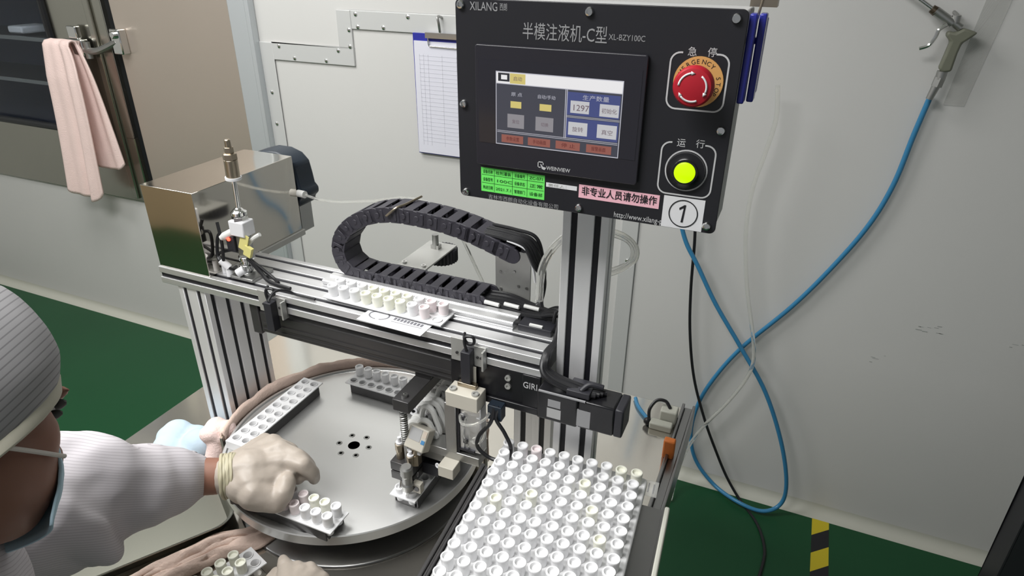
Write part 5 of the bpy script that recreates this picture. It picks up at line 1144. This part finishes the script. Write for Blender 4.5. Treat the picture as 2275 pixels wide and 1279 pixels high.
for sx in (-1, 1):
    hp = hips + Vector((sx * 0.075, -0.03 * sx, -0.03)); kn = Vector((hp.x + 0.02, hp.y + 0.05, 0.47)); an = Vector((hp.x, hp.y - 0.02, 0.08))
    b.cap(hp, kn, 0.078, 0.055); b.cap(kn, an, 0.052, 0.036); b.cap(an + Vector((0, -0.02, -0.045)), an + Vector((0.03, 0.16, -0.05)), 0.034, 0.028)
body = remesh(b, 0.006, 5).build('body', M['skin'], pe, sharp=180)
# gown: torso, both sleeves
g = MB()
g.cap(mid, hips, 0.150, 0.16); g.cap(LS, RS, 0.078, 0.078); g.cap(hips, hips + Vector((0, -0.02, -0.38)), 0.17, 0.20); g.cap(neck1 - (neck0 - neck1).normalized() * 0.035, mid, 0.070, 0.135)
g.cap(LS, sp[0][0], 0.078, 0.075)
for (p, r), (q, r2) in zip(sp[:-1], sp[1:]): g.cap(p, q, r, r2)
g.cap(at(60, 1180, 2, 0.985), at(190, 1225, 2, 0.92), 0.075, 0.045)
g.cap(RS, RE, 0.075, 0.068); g.cap(RE, RE.lerp(RW, 0.8), 0.066, 0.042)
gm = remesh(g, 0.006, 6)
ax_ = (sp[-1][0] - sp[1][0]).normalized()
def fold(p):
    s = (p - sp[1][0]).dot(ax_); far = ((p - sp[1][0]) - ax_ * s).length; k = (1 if far < 0.13 else 0) * max(0, min(1, (s + 0.1) / 0.15)) * max(0, min(1, ((sp[-1][0] - sp[1][0]).length - 0.03 - s) / 0.08)); ang = noise.noise((p.x * 5, p.y * 5, 3)) * 2
    return k * (0.008 * math.sin(s * 34 - p.y * 60 + ang * 3.5) + 0.020 * noise.noise(p * 9) + 0.009 * noise.noise(p * 21)) + 0.004 * noise.noise(p * 9)
me_ = gm.mesh('n'); nr = [v.normal.copy() for v in me_.vertices]; co = [v.co.copy() for v in me_.vertices]
g2 = MB(); g2.add([c + n * fold(c) for c, n in zip(co, nr)], [tuple(p.vertices) for p in me_.polygons])
gown = g2.build('gown', M['gown'], pe, sharp=180)
ca = (wrist - cuff).normalized(); uu, vv = frame(ca); rows = []
for j, (s, r) in enumerate(((-0.030, 0.034), (-0.030, 0.040), (-0.012, 0.0400), (0.002, 0.0385), (0.006, 0.036), (0.004, 0.033), (-0.012, 0.0325))):
    rows.append([cuff + ca * s + (uu * math.cos(a) + vv * math.sin(a)) * (r * (1 + 0.03 * math.sin(13 * a) + 0.02 * math.sin(29 * a))) for a in [2 * math.pi * i / 72 for i in range(72)]])
MB().grid(rows + [rows[0]], True).build('sleeve_cuff', striped('cuff_knit', (0.58, 0.57, 0.60), (0.44, 0.42, 0.45), (0, 1, 0), 0.004, 0.25), gown, sharp=180)
# collar
cl = MB(); cax = (neck0 - neck1).normalized(); uu, vv = frame(cax); cc = neck1 + cax * 0.012; rows = []
for s, r in ((-0.05, 0.080), (-0.01, 0.071), (0.018, 0.066), (0.020, 0.061), (-0.04, 0.064)): rows.append([cc + cax * s + (uu * math.cos(a) + vv * math.sin(a)) * r for a in [2 * math.pi * i / 40 for i in range(40)]])
cl.grid(rows + [rows[0]], True); cl.build('collar', mat('collar_grey', (0.27, 0.26, 0.27), 0.8), gown, sharp=180)
# cap with hem
def hemz(y): return -0.036 + 0.95 * y
cc0, cr = Vector((0, -0.014, 0.030)), Vector((0.101, 0.116, 0.124))
NA, NT = 64, 26; rows = []; hem = []
for i in range(NA):
    a = 2 * math.pi * i / NA; lo = 0
    for k in range(1, 400):
        t = math.pi * k / 400; p = cc0 + Vector((cr.x * math.sin(t) * math.cos(a), cr.y * math.sin(t) * math.sin(a), cr.z * math.cos(t)))
        if p.z < hemz(p.y): break
        lo = t
    col_ = []
    for k in range(NT + 1):
        t = lo * k / NT; w_ = 1 + 0.012 * math.sin(5 * a) * math.sin(t) + 0.010 * noise.noise((math.cos(a) * 2, math.sin(a) * 2, t * 3)); sq = 1.0 - 0.07 * max(0, (k / NT - 0.82) / 0.18)
        p = cc0 + Vector((cr.x * math.sin(t) * math.cos(a) * w_ * sq, cr.y * math.sin(t) * math.sin(a) * w_ * sq, cr.z * math.cos(t) * w_)); col_.append(p)
    rows.append(col_); hem.append(col_[-1])
m = MB(); m.grid([[rows[i][k] for i in range(NA)] for k in range(NT + 1)], True); m.xf(HM); o = m.build('cap', M['cap'], pe, sharp=180); s = o.modifiers.new('t', 'SOLIDIFY'); s.thickness = 0.002; s.offset = -1
hb_ = MB(); R_ = []
for s_, dz in ((1.005, 0.010), (1.022, 0.006), (1.022, -0.010), (1.0, -0.013), (0.985, -0.010), (0.985, 0.006)): R_.append([Vector((p.x * s_, (p.y - cc0.y) * s_ + cc0.y, p.z + dz)) for p in hem])
hb_.grid(R_ + [R_[0]], True); hb_.xf(HM); hb_.build('cap_hem', M['hem'], o, sharp=180)
# mask, strap, eyes, lashes
mk = MB(); rows = []
for i in range(15):
    v = i / 14; z = 0.000 - 0.106 * v; row = []
    for j in range(27):
        a = math.radians(40 + 100 * j / 26); bulge = 1 + 0.10 * math.sin(math.pi * v) + 0.006 * math.sin(v * 30); k = 0.9 + 0.1 * math.sin(math.pi * min(1, v * 1.1))
        row.append(Vector((0.068 * k * math.cos(a), 0.020 + 0.068 * k * bulge * max(0, math.sin(a)) + 0.012 * (1 - v) * math.sin(a) ** 4, z)))
    rows.append(row)
mk.grid(rows); mk.xf(HM); o = mk.build('mask', M['mask'], pe, sharp=180); s = o.modifiers.new('t', 'SOLIDIFY'); s.thickness = 0.0025
sm = MB(); sm.tube([hl(0.060, 0.066, -0.045), hl(0.074, -0.02, -0.048), hl(0.068, -0.06, -0.052), hl(0.045, -0.088, -0.056), hl(0.0, -0.102, -0.058), hl(-0.045, -0.088, -0.056), hl(-0.068, -0.06, -0.052), hl(-0.074, -0.02, -0.048), hl(-0.060, 0.066, -0.045)], 0.0022, 8)
sm.build('mask_strap', M['elastic'], o)
for sx in (-1, 1):
    e = MB().ball((sx * 0.031, 0.072, 0.012), 0.0125, 14); e.xf(HM); eo = e.build('eye', M['eye'], pe)
    e = MB().ball((sx * 0.031, 0.0815, 0.010), (0.0062, 0.004, 0.0062), 12); e.xf(HM); e.build('iris', M['hair'], eo)
    e = MB().ball((sx * 0.034, 0.080, 0.020), (0.017, 0.012, 0.0045), 14); e.ball((sx * 0.035, 0.078, 0.009), (0.013, 0.009, 0.004), 14); e.xf(HM); e.build('brow_and_lashes', M['hair'], pe)
# gloved left hand round the strip
def hp(px, py, z): return at(px, py, 2, z)
W0 = hp(508, 1056, 0.905)
kn = [hp(634, 1022, 0.918), hp(622, 1000, 0.922), hp(606, 986, 0.918), hp(588, 984, 0.908)]
fing = [
    [hp(632, 1020, 0.918), hp(672, 1032, 0.916), hp(694, 1050, 0.897), hp(698, 1064, 0.879)],
    [hp(622, 1002, 0.922), hp(660, 1014, 0.920), hp(686, 1036, 0.902), hp(690, 1052, 0.882)],
    [hp(608, 990, 0.918), hp(646, 1002, 0.912), hp(668, 1026, 0.892), hp(668, 1044, 0.874)],
    [hp(592, 986, 0.908), hp(624, 996, 0.900), hp(642, 1016, 0.880), hp(642, 1032, 0.866)]]
rad = [(0.0165, 0.0140, 0.0122, 0.0095), (0.0165, 0.0140, 0.0122, 0.0095), (0.0160, 0.0135, 0.0115, 0.009), (0.014, 0.0115, 0.010, 0.0085)]
h_ = MB()
h_.cap(W0, hp(560, 1050, 0.905), 0.030, 0.038); h_.cap(hp(555, 1046, 0.905), hp(606, 1020, 0.908), 0.036, 0.026); h_.cap(hp(560, 1070, 0.902), hp(615, 1060, 0.898), 0.032, 0.024)
for k, q in enumerate(kn): h_.cap(W0.lerp(q, 0.25), q, 0.026, 0.0165)
h_.cap(hp(540, 1080, 0.900), hp(612, 1104, 0.885), 0.026, 0.018); h_.cap(hp(560, 1020, 0.908), hp(600, 1060, 0.900), 0.022, 0.020); h_.cap(hp(600, 1060, 0.900), hp(640, 1052, 0.892), 0.018, 0.013)
for P_, R__ in zip(fing, rad):
    for a, c, r, r2 in zip(P_[:-1], P_[1:], R__[:-1], R__[1:]): h_.cap(a, c, r, r2)
h_.cap(hp(640, 1034, 0.902), hp(676, 1052, 0.893), 0.014, 0.011); h_.cap(hp(622, 1050, 0.895), hp(662, 1062, 0.886), 0.015, 0.011)
th = [hp(565, 1096, 0.896), hp(614, 1112, 0.884), hp(628, 1096, 0.894), hp(636, 1070, 0.903)]
for a, c, r, r2 in zip(th[:-1], th[1:], (0.026, 0.0185, 0.0155), (0.0185, 0.0165, 0.0150)): h_.cap(a, c, r, r2)
hm_ = remesh(h_, 0.0022, 16)
me_ = hm_.mesh('n'); nr = [v.normal.copy() for v in me_.vertices]; co = [v.co.copy() for v in me_.vertices]
h2 = MB(); h2.add([c + n * (0.0010 * noise.noise(c * 70) + 0.0012 * noise.noise(c * 33)) for c, n in zip(co, nr)], [tuple(p.vertices) for p in me_.polygons])
gl = h2.build('glove', M['glove'], pe, sharp=180)
wa = (hp(560, 1048, 0.907) - W0).normalized(); uu, vv = frame(wa)
m = MB()
for s, r, t in ((-0.004, 0.0325, 0.0028), (0.001, 0.0325, 0.0018), (0.006, 0.0325, 0.0022), (0.011, 0.033, 0.0016)):
    c = W0 + wa * s; m.loft([c + (uu * math.cos(a) + vv * math.sin(a)) * (r + 0.0006 * math.sin(9 * a + s * 400)) + wa * (0.003 * math.sin(2 * a)) for a in [2 * math.pi * i / 60 for i in range(60)]], t, 8, closed=True)
m.lathe([(0.0325, -0.006), (0.0335, 0.0), (0.0335, 0.012), (0.031, 0.016)], W0, wa, 48)
m.build('glove_cuff', M['glovecuff'], gl, sharp=180)
# gloved right hand at the bottom edge
h_ = MB(); W1 = hp(650, 1335, 0.838)
kk = [hp(640, 1272, 0.838), hp(668, 1276, 0.840), hp(692, 1282, 0.838), hp(710, 1292, 0.832)]
for q in kk: h_.cap(W1.lerp(q, 0.2), q, 0.026, 0.0155)
ff = [[kk[0], hp(633, 1256, 0.840), hp(629, 1243, 0.832)], [kk[1], hp(660, 1262, 0.838), hp(646, 1262, 0.826)], [kk[2], hp(688, 1264, 0.840), hp(676, 1262, 0.830)], [kk[3], hp(704, 1276, 0.832), hp(694, 1272, 0.822)]]
for P_ in ff:
    for a, c, r, r2 in zip(P_[:-1], P_[1:], (0.0135, 0.0112), (0.0112, 0.0078)): h_.cap(a, c, r, r2)
for a, c, r, r2 in ((hp(610, 1320, 0.830), hp(606, 1290, 0.826), 0.017, 0.0125), (hp(606, 1290, 0.826), hp(614, 1272, 0.818), 0.0125, 0.009)): h_.cap(a, c, r, r2)
remesh(h_, 0.0022, 4).build('glove', M['glove'], pe, sharp=180)
